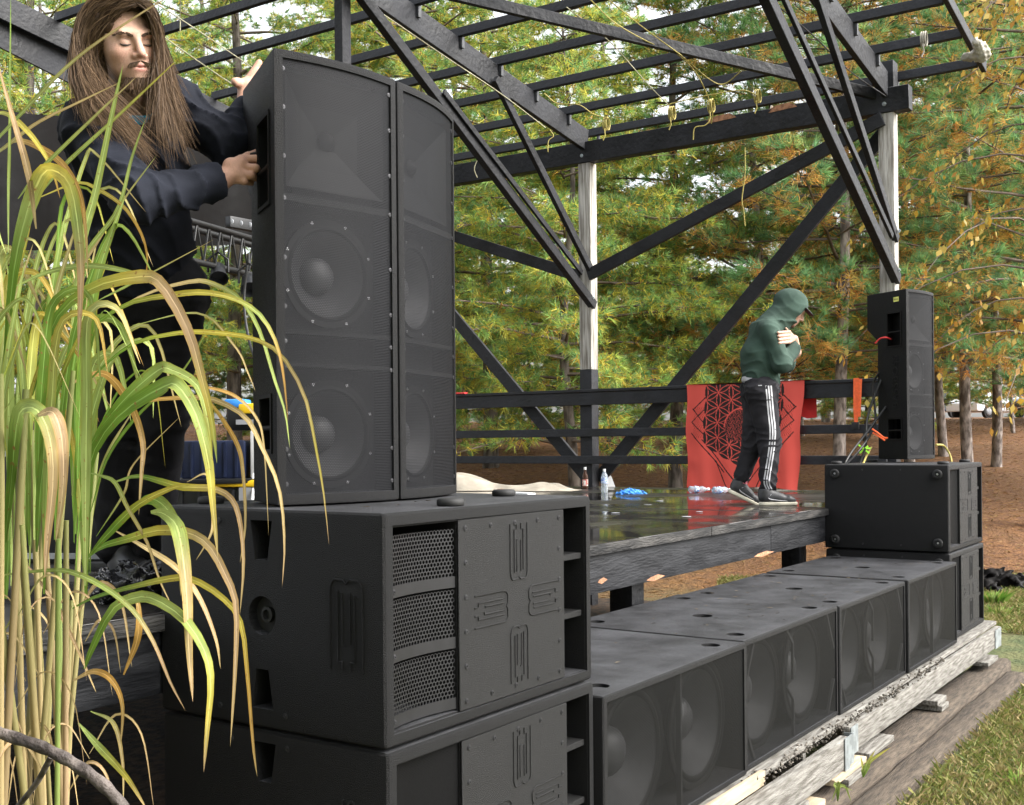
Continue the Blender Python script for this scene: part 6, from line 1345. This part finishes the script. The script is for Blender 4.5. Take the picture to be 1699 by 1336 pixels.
# upright leaves rising from the clump
for i in range(62):
    x0 = random.uniform(-90, 150); d = random.uniform(1.32, 1.75); y0 = random.uniform(760, 1000); L_ = random.uniform(260, 560); lean = random.uniform(-50, 90)
    pts = [(x0, y0, d), (x0 + lean * .1, y0 - L_ * .35, d - .01), (x0 + lean * .4, y0 - L_ * .7, d - .02), (x0 + lean, y0 - L_, d - .03)]
    if random.random() < .5: pts += [(x0 + lean + random.uniform(20, 60), y0 - L_ - 10, d - .05), (x0 + lean + random.uniform(60, 110), y0 - L_ + random.uniform(60, 160), d - .06)]
    cs = random.choice([[GR, GR, PG], [GR, GR, GR, YE], [GR, PG, PG], [GR, PG, YE, OR], [PG, PG, TA]]); blade(pts, random.choice([random.uniform(5, 11), random.uniform(9, 16), random.uniform(15, 27)]), cs, twist=random.uniform(-.7, .7))
for i in range(34):   # dry withered leaves low in the clump
    x0 = random.uniform(-60, 150); d = random.uniform(1.3, 1.7); y0 = random.uniform(1000, 1330); a = random.choice([-1, 1]); s = random.uniform(40, 130)
    blade([(x0, y0, d), (x0 + a * s * .4, y0 - s * .6, d - .02), (x0 + a * s * .8, y0 - s * .3, d - .04), (x0 + a * s, y0 + s * .9, d - .05)], random.uniform(3, 9), random.choice([[TA, PK, TA], [PG, TA, PK], [TA, TA, PK]]), twist=random.uniform(-.8, .8), n=16)
for i in range(26):   # canes from the ground up
    x1 = random.uniform(-80, 165); d = random.uniform(1.3, 1.75); y1 = random.uniform(560, 1080); top = P(x1, y1, d); base = Vector((gp0.x + random.uniform(-.14, .14), gp0.y + random.uniform(-.14, .14), 0)) - RT * .02
    mid = base.lerp(top, .55) + Vector((random.uniform(-.02, .02), random.uniform(-.02, .02), 0)); c = catmull([base, mid, top], 14); n = 8; mb = MB()
    r0 = random.uniform(.0035, .0062); mb.tube(c, [r0 * (1 - .35 * k / 13) * (1.18 if k % 4 == 0 else 1) for k in range(14)], 7)
    o = mb.build('cane', None, plant, smooth=True); col = random.choice([TA, PK, PG, TA, (.27, .20, .10), (.28, .24, .10)]); gcol = (.15, .20, .05)
    me = o.data; at = me.color_attributes.new('Col', 'FLOAT_COLOR', 'POINT'); zs = [v.co.z for v in me.vertices]; z1 = max(zs)
    at.data.foreach_set('color', np.array([[*[(a * (1 - f) + b * f) for a, b in zip(col, gcol)], 1] for f in [min(1, max(0, (z / z1 - .85) * 5)) for z in zs]], dtype=np.float32).ravel()); me.materials.append(M['leaf'])
br = MB().tube(catmull([P(-60, 1190, 1.02), P(0, 1216, 1.02), P(70, 1240, 1.0), P(130, 1272, .99), P(185, 1316, .98), P(230, 1380, .98)], 26), [.0054 * (1 + .12 * math.sin(i * 2.1)) for i in range(26)], 10).build('bare_branch', pm('grey_brown_bark', (.045, .032, .026), .7, .4, 40, bump=.6, bscale=120, col2=(.11, .09, .078)), None, smooth=True)
tag(br, 'bare grey brown branch crossing the lower left corner', 'branch')
MB().tube(catmull([P(85, 1255, 1.03), P(60, 1300, 1.06), P(20, 1350, 1.1)], 8), [.0028] * 8, 7).build('side_shoot', br.data.materials[0], br, smooth=True)

# ------------------------------------------------------------------ lawn blades, straw and fallen leaves
def scatter_blades(name, n, d0, d1, l0, l1, hmin, hmax, w, cols, label, cat, flat=False, excl=True):
    dd = np.sqrt(RNG.uniform(d0 ** 2, d1 ** 2, n)); ll = RNG.uniform(l0, l1, n) * dd; X = FW.x * dd + RT.x * ll; Y = FW.y * dd + RT.y * ll
    if excl: k = ~((Y > 1.55) & (Y < 10.2) & (X > 1.2) & (X < 11.3)) & ~((Y > 1.56) & (Y < 1.9) & (X > .9) & (X < 9.4)); X, Y = X[k], Y[k]
    n = len(X); Z = hgt(X, Y); B = np.stack([X, Y, Z], 1); an = RNG.uniform(0, 6.283, n); sd = np.stack([np.cos(an), np.sin(an), np.zeros(n)], 1)
    h = RNG.uniform(hmin, hmax, n)[:, None]; ln = RNG.normal(0, .55 if not flat else 1, (n, 3)); ln[:, 2] = 1.0 if not flat else RNG.uniform(0.02, .25, n); ln /= np.linalg.norm(ln, axis=1, keepdims=True)
    V = np.stack([B - sd * w / 2, B + sd * w / 2, B + ln * h * .6 + sd * w * .3, B + ln * h + np.stack([ln[:, 0], ln[:, 1], -.3 * np.ones(n)], 1) * h * .35], 1)
    V[:, :, 2] += .006; V = V.reshape(-1, 3)
    i = np.arange(n) * 4; F = np.concatenate([np.stack([i, i + 1, i + 2], 1), np.stack([i, i + 2, i + 3], 1)])
    cs = np.array(cols)[RNG.integers(0, len(cols), n)]; patch = .5 + .5 * np.sin(X * 2.1 + 1.7 * np.sin(Y * 1.3)) * np.sin(Y * 1.9 + X); cs = cs * (.75 + .5 * RNG.random((n, 1))); cs = cs * (1 - .25 * patch[:, None]) + .25 * patch[:, None] * np.array([.30, .22, .09])
    o = npmesh(name, V, F, M['lawn'], None, col=np.repeat(cs, 4, axis=0)); tag(o, label, cat, None, 'stuff'); return o
LG = [(.10, .15, .025), (.145, .185, .036), (.20, .205, .058), (.25, .21, .085), (.07, .115, .022), (.29, .23, .108)]
scatter_blades('lawn_grass', 130000, 3.8, 14.5, .18, .62, .035, .10, .006, LG, 'short green and straw coloured lawn grass along the right', 'grass')
scatter_blades('lawn_grass', 24000, .8, 8, -.75, .2, .03, .09, .005, LG, 'short lawn grass in the foreground under the tall clump', 'grass')
ST = [(.18, .08, .026), (.12, .05, .016), (.24, .12, .042), (.27, .16, .062), (.09, .037, .014)]
scatter_blades('pine_straw', 70000, 12, 42, -.62, .62, .05, .12, .006, ST, 'brown fallen pine straw under the trees', 'pine straw', True)
FL = [(.30, .18, .055), (.21, .105, .042), (.32, .23, .085), (.16, .075, .035)]
scatter_blades('fallen_leaves', 9000, 7, 24, .2, .62, .03, .06, .03, FL, 'fallen tan leaves scattered on the lawn', 'leaves', True)
def tuft(px, py, d, lab, n=60, hh=.16):
    p = P(px, py, d); p.z = float(hgt(p.x, p.y)); V = []; F = []; cc = []
    for i in range(n):
        a = random.uniform(0, 6.28); r = random.uniform(0, .09); b = p + Vector((r * math.cos(a), r * math.sin(a), 0)); l = Vector((math.cos(a) * random.uniform(.1, .7), math.sin(a) * random.uniform(.1, .7), 1)).normalized() * hh * random.uniform(.6, 1.1); s = Vector((-math.sin(a), math.cos(a), 0)) * .004
        k = len(V); V += [tuple(b - s), tuple(b + s), tuple(b + l * .6 + s * .7), tuple(b + l + Vector((l.x, l.y, -.02)) * .5)]; F += [(k, k + 1, k + 2), (k, k + 2, k + 3)]; c = random.choice([(.12, .24, .03), (.20, .30, .06), (.30, .30, .08)]); cc += [c] * 4
    tag(npmesh('grass_tuft', V, F, M['lawn'], None, col=np.array(cc)), lab, 'grass', 'grass tufts')
tuft(1648, 992, 12.3, 'bright green grass tuft on the lawn below the black tarpaulin', 120, .2); tuft(1660, 1015, 11.6, 'smaller green tuft in front of the tuft below the tarpaulin', 50, .12); tuft(1690, 1290, 5.9, 'yellow green tuft at the right edge of the lawn', 40, .12)
wd = empty('weed', tuple(P(1437, 1275, 5.25)), 'broad green weed leaves growing at the landscape timbers', 'weed'); base = P(1432, 1290, 5.2)
for a, b, w in (((1445, 1262), (1478, 1240), 10), ((1440, 1265), (1452, 1245), 9), ((1432, 1275), (1428, 1255), 8)):
    plant_b = plant; plant = wd; blade([(1432, 1290, 5.2), ((1432 + a[0]) / 2, (1285 + a[1]) / 2, 5.2), (a[0], a[1], 5.2), (b[0], b[1], 5.2)], w, [GR, PG, YE], n=12, name='leaf'); plant = plant_b
wd2 = empty('weed', tuple(P(1388, 1318, 4.9)), 'pale narrow weed leaves drooping by the nearer landscape timber', 'weed')
for a, b, w in (((1385, 1300), (1415, 1312), 9), ((1392, 1298), (1380, 1330), 8), ((1402, 1305), (1412, 1330), 7)):
    plant_b = plant; plant = wd2; blade([(1390, 1330, 4.9), (1390, 1308, 4.9), (a[0], a[1], 4.9), (b[0], b[1], 4.9)], w, [GR, PG, PG], n=12, name='leaf'); plant = plant_b

# ------------------------------------------------------------------ trees
def unit(v): return v / (np.linalg.norm(v, axis=-1, keepdims=True) + 1e-9)
def needles(pos, dr, n, L_, a0, a1, w, cols, back=0):
    """fans of needles round twig tips"""
    N = len(pos); pos = np.repeat(pos, n, 0); dr = np.repeat(dr, n, 0); r = unit(RNG.normal(size=(N * n, 3))); pr = unit(np.cross(dr, r)); an = RNG.uniform(a0, a1, (N * n, 1))
    v = dr * np.cos(an) + pr * np.sin(an); l = L_ * RNG.uniform(.7, 1.15, (N * n, 1)); b = pos - dr * RNG.uniform(0, back, (N * n, 1)) if back else pos
    sd = unit(np.cross(v, RNG.normal(size=(N * n, 3)))) * w / 2
    V = np.stack([b - sd, b + sd, b + v * l + np.array([0, 0, -1]) * l * .12], 1).reshape(-1, 3)
    c = cols[RNG.integers(0, len(cols), N)]; c = np.repeat(c, n, 0) * RNG.uniform(.75, 1.25, (N * n, 1)); return V, np.minimum(.75, np.repeat(c, 3, 0) * np.array([1.55, 1.65, 1.6]))
def prisms(A, B, ra, rb):
    """three-sided tapered sticks from A to B"""
    t = unit(B - A); e1 = unit(np.cross(t, np.array([.3, .5, .81]))); e2 = np.cross(t, e1); V = []
    for p, r in ((A, ra), (B, rb)):
        for k in range(3): a = 2.0944 * k; V.append(p + (e1 * math.cos(a) + e2 * math.sin(a)) * np.asarray(r).reshape(-1, 1))
    V = np.stack(V, 1).reshape(-1, 3); i = np.arange(len(A)) * 6; F = [np.stack([i + k, i + (k + 1) % 3, i + 3 + (k + 1) % 3, i + 3 + k], 1) for k in range(3)]
    return V, np.concatenate(F)
def make_pine(kind, seed, H, R, z0, whorl, dens=1.0):
    global RNG
    keep = RNG; RNG = np.random.default_rng(seed); tip = []; td = []; SA_, SB_, SRa, SRb = [], [], [], []
    z = z0
    while z < H * .97:
        f = z / H; Lb = R * (1 - f ** 1.5) * (1 if z > z0 + 1 else .8) + .3; nb = RNG.integers(4, 7); a0 = RNG.uniform(0, 6.28)
        for k in range(nb):
            a = a0 + 6.283 * k / nb + RNG.normal(0, .25); L_ = Lb * RNG.uniform(.6, 1.12); up = RNG.uniform(-.05, .25) + .25 * f if kind == 'w' else RNG.uniform(-.12, .22) + .3 * f
            o = np.array([0, 0, z + RNG.normal(0, .12)]); hd = np.array([math.cos(a), math.sin(a), 0]); m = max(4, int(L_ / .45)); pts = []
            for j in range(m + 1):
                t = j / m; pts.append(o + hd * L_ * t + np.array([0, 0, L_ * (up * t - (.28 if kind == 'w' else .16) * t * t + (.10 if kind == 'w' else .16) * t ** 3)]) + RNG.normal(0, .035, 3) * t)
            pts = np.array(pts); rr = .028 * L_ / 3 + .006
            for j in range(m): SA_.append(pts[j]); SB_.append(pts[j + 1]); SRa.append(rr * (1 - .85 * j / m)); SRb.append(rr * (1 - .85 * (j + 1) / m))
            nt = int(L_ / (.085 if kind == 'w' else .15) * dens)
            for j in range(nt):
                t = RNG.uniform(.16 if kind == 'w' else .30, 1.0); p = pts[0] + 0; u = t * m; q = min(int(u), m - 1); p = pts[q] + (pts[q + 1] - pts[q]) * (u - q); bd = unit(pts[q + 1] - pts[q])
                s = RNG.choice([-1, 1]); sd = np.cross(bd, [0, 0, 1]); d_ = unit(bd * RNG.uniform(.4, 1.1) + sd * s * RNG.uniform(.3, 1.1) + np.array([0, 0, RNG.uniform(-.45, .55)])); tl_ = (RNG.uniform(.18, .62) if kind == 'w' else RNG.uniform(.22, .70)) * (1.15 - .5 * t)
                e = p + d_ * tl_ + np.array([0, 0, .10 * tl_]); SA_.append(p); SB_.append(e); SRa.append(.006); SRb.append(.003)
                for w in range(3 if kind == 'w' else 2):
                    fr = 1 - w * RNG.uniform(.2, .36); tip.append(p + (e - p) * fr + RNG.normal(0, .03, 3)); td.append(unit(d_ + RNG.normal(0, .4, 3) + np.array([0, 0, .15 if kind == 'w' else .55])))
            tip.append(pts[-1]); td.append(unit(pts[-1] - pts[-2] + np.array([0, 0, .2])))
        z += whorl * RNG.uniform(.7, 1.3)
    tip = np.array(tip); td = np.array(td)
    if kind == 'w':
        cg = np.array([(.145, .225, .060), (.19, .27, .075), (.105, .175, .060), (.24, .28, .06), (.13, .22, .085), (.31, .28, .05)]); co = np.array([(.46, .32, .04), (.50, .36, .06), (.30, .25, .05), (.20, .23, .06), (.38, .21, .04)])
        V1, c1 = needles(tip, td, 13, .165, .2, 1.15, .0145, cg, .05); V2, c2 = needles(tip - td * .04, td, 4, .14, .7, 1.6, .0145, co, .10)
    else:
        cg = np.array([(.115, .215, .085), (.15, .26, .095), (.09, .165, .075), (.20, .28, .10), (.14, .25, .12)]); co = np.array([(.50, .235, .06), (.58, .29, .07), (.38, .165, .045), (.46, .28, .085), (.28, .22, .07)])
        V1, c1 = needles(tip, td, 20, .245, .10, .80, .0135, cg, .03); V2, c2 = needles(tip - td * .08, td, 10, .19, .6, 1.5, .0135, co, .18)
    V = np.concatenate([V1, V2]); F = np.arange(len(V)).reshape(-1, 3); c = np.concatenate([c1, c2])
    root = empty('pine_tree'); npmesh('needles', V, F, M['needle'], root, col=c)
    BV, BF = prisms(np.array(SA_), np.array(SB_), SRa, SRb); npmesh('limbs', BV, BF, M['twig'], root)
    n = 26; rb = (.0085 * H + .03) if kind == 'w' else (.0065 * H + .025); path = [(.06 * math.sin(i * .5 + seed), .06 * math.cos(i * .37 + seed) - .06, -.3 + (H + .3) * i / (n - 1)) for i in range(n)]
    MB().tube(path, [rb * (1.25 if i == 0 else 1) * (1 - .93 * i / (n - 1)) * (1 + .05 * math.sin(i * 3.1)) for i in range(n)], 14).build('trunk', M['bark_w' if kind == 'w' else 'bark_r'], root, smooth=True)
    RNG = keep; return root
PRO = {'w0': make_pine('w', 1, 13, 4.0, 2.0, .50), 'w1': make_pine('w', 2, 15, 4.0, 2.5, .56), 'w2': make_pine('w', 3, 8.5, 3.4, 1.55, .40), 'r0': make_pine('r', 4, 13, 3.6, 2.1, .48), 'r1': make_pine('r', 5, 11.5, 3.2, 1.9, .46), 'r2': make_pine('r', 6, 14, 3.8, 2.6, .54)}
used = set()
def tree(px, d, key, rot, sc, label, group=None):
    p = P(px, 700, d); p.z = float(hgt(p.x, p.y)); o = PRO[key] if key not in used else copy_tree(PRO[key]); used.add(key)
    o.location = p; o.rotation_euler = (0, 0, rot); o.scale = (sc, sc, sc); tag(o, label, 'tree', group or 'pines in the wood'); return o
TREES = [
 (805, 26, 'w1', .3, 1.15, 'thick dark trunked pine standing behind the left side railing'),
 (940, 17.5, 'w2', 1.2, 1.0, 'low yellow green pine drooping behind the centre post'),
 (1125, 21.5, 'w0', 2.0, 1.0, 'soft green pine behind the side railing left of the red banner'),
 (1392, 19, 'r2', .5, 1.0, 'pine with pale scaly trunk left of the far right tower'),
 (1608, 20, 'r2', 2.2, .95, 'slender pine rising right of the far right tower'),
 (1262, 21, 'r0', 4.0, 1.0, 'orange and green pine behind the hooded person'),
 (1500, 24, 'r0', 1.0, 1.05, 'orange tinged pine behind the far right tower'),
 (700, 21, 'w0', 5.1, 1.05, 'dense green pine right behind the near towers'),
 (400, 21, 'w1', 4.1, 1.0, 'dark green pine showing between the man and the near tower'),
 (60, 18, 'w0', 3.0, 1.0, 'dark pine showing over the backdrop at the upper left'),
 (1725, 17.5, 'r2', 5.0, .95, 'green and orange pine at the right picture edge'),
 (1655, 25, 'r0', 2.6, 1.05, 'dense orange and green pine behind the slender one at right'),
 (1560, 27, 'r1', 1.6, 1.15, 'orange tinged pine close behind the far right tower'),
 (1850, 21, 'r1', 5.0, 1.05, 'green and orange pine just past the right picture edge'),
]
for t in TREES: tree(*t)
for i, (px, d, k, sc) in enumerate([(-260, 20, 'w1', 1.0), (230, 26, 'w2', 1.2), (560, 30, 'w0', 1.15), (1010, 34, 'w1', 1.1), (1370, 38, 'r2', 1.2), (1600, 37, 'r0', 1.15), (1880, 27, 'r2', 1.1), (760, 40, 'w1', 1.25), (1720, 42, 'w1', 1.25), (340, 36, 'w1', 1.2), (80, 32, 'w0', 1.2), (-150, 34, 'w1', 1.2), (1980, 36, 'w1', 1.2)]):
    tree(px, d, k, i * 1.7, sc, 'pine among the others deep in the background wood', 'far pines deep in the wood')
# broadleaf with yellow autumn leaves at the right edge
def yellow_tree(px, d):
    p = P(px, 700, d); p.z = float(hgt(p.x, p.y)); root = empty('yellow_leaved_tree', tuple(p), 'broadleaf tree with drooping yellow autumn leaves at the right edge', 'tree'); rng = np.random.default_rng(9)
    n = 14; MB().tube([(p.x + .1 * math.sin(i), p.y, p.z - .2 + 9.2 * i / (n - 1)) for i in range(n)], [.11 * (1 - .85 * i / (n - 1)) for i in range(n)], 10).build('trunk', M['bark_w'], root, smooth=True)
    A, B, ra, rb, LP, LD_ = [], [], [], [], [], []
    for i in range(70):
        z = rng.uniform(2.0, 9); a = rng.uniform(0, 6.28); L_ = rng.uniform(.9, 2.5); o = np.array([p.x, p.y, p.z + z]); hd = np.array([math.cos(a), math.sin(a), 0]); q = [o + hd * L_ * t + np.array([0, 0, L_ * (.35 * t - .75 * t * t)]) for t in np.linspace(0, 1, 6)]
        for j in range(5): A.append(q[j]); B.append(q[j + 1]); ra.append(.018 * (1 - j / 6)); rb.append(.018 * (1 - (j + 1) / 6))
        for j in range(34): t = rng.uniform(.3, 1) * 5; k = min(int(t), 4); LP.append(q[k] + (q[k + 1] - q[k]) * (t - k) + rng.normal(0, .10, 3)); LD_.append(unit(hd * .4 + rng.normal(0, .35, 3) + np.array([0, 0, -1.0])))
    V, F = prisms(np.array(A), np.array(B), ra, rb); npmesh('limbs', V, F, M['twig'], root)
    LP = np.array(LP); LD_ = np.array(LD_); s = unit(np.cross(LD_, rng.normal(size=LP.shape))); l = rng.uniform(.07, .13, (len(LP), 1)); w = l * .30
    V = np.stack([LP, LP + LD_ * l * .45 + s * w, LP + LD_ * l, LP + LD_ * l * .45 - s * w], 1).reshape(-1, 3); i = np.arange(len(LP)) * 4; F = np.stack([i, i + 1, i + 2, i + 3], 1)
    cs = np.array([(.45, .28, .04), (.38, .20, .04), (.48, .35, .08), (.30, .24, .05)])[rng.integers(0, 4, len(LP))]; npmesh('leaves', V, F, M['leaf'], root, col=np.repeat(cs, 4, 0))
yellow_tree(1735, 14.5)
if False: print('TRIS', {k: sum(len(c.data.polygons) for c in o.children) for k, o in PRO.items()})

for x, y, k, sc, lab in ((-5.2, -1.5, 'w0', 1.0, 'unseen pine added left of the camera to block sky light'), (-6.0, 3.6, 'w1', 1.0, 'unseen pine added beside the left end of the stage for shade'), (-4.6, -6.0, 'w0', .95, 'unseen pine added behind the camera on the left for shade'), (-6.8, 8.5, 'r0', 1.0, 'unseen pine added at the rear left corner of the stage for shade')):
    o = copy_tree(PRO[k]); o.location = (x, y, 0); o.rotation_euler = (0, 0, x * 3); o.scale = (sc, sc, sc); tag(o, lab, 'tree', 'unseen pines added for shade at the left')  # out of view, added to cut low sky light on left-facing sides

for i, (px, d, sc) in enumerate([(640, 27, .62), (760, 33, .75), (880, 29, .6), (1010, 26, .55), (1090, 36, .85), (1190, 30, .6), (1330, 33, .7), (1440, 31, .65), (1560, 36, .8), (1680, 33, .6), (1790, 37, .75), (860, 44, 1.0), (1260, 46, 1.05), (1480, 50, 1.05), (1120, 52, 1.1), (960, 48, 1.0), (700, 50, 1.1), (1370, 52, 1.1), (300, 28, .7), (480, 31, .75)]):
    k = 'w2' if i % 3 else 'r1'
    p = P(px, 700, d); o = copy_tree(PRO[k]); o.location = (p.x, p.y, float(hgt(p.x, p.y)) - .55 * sc); o.rotation_euler = (0, 0, i * 2.3); o.scale = (sc * 1.1, sc * 1.1, sc); tag(o, 'small young pine filling the understory of the wood', 'tree', 'young pines in the understory')
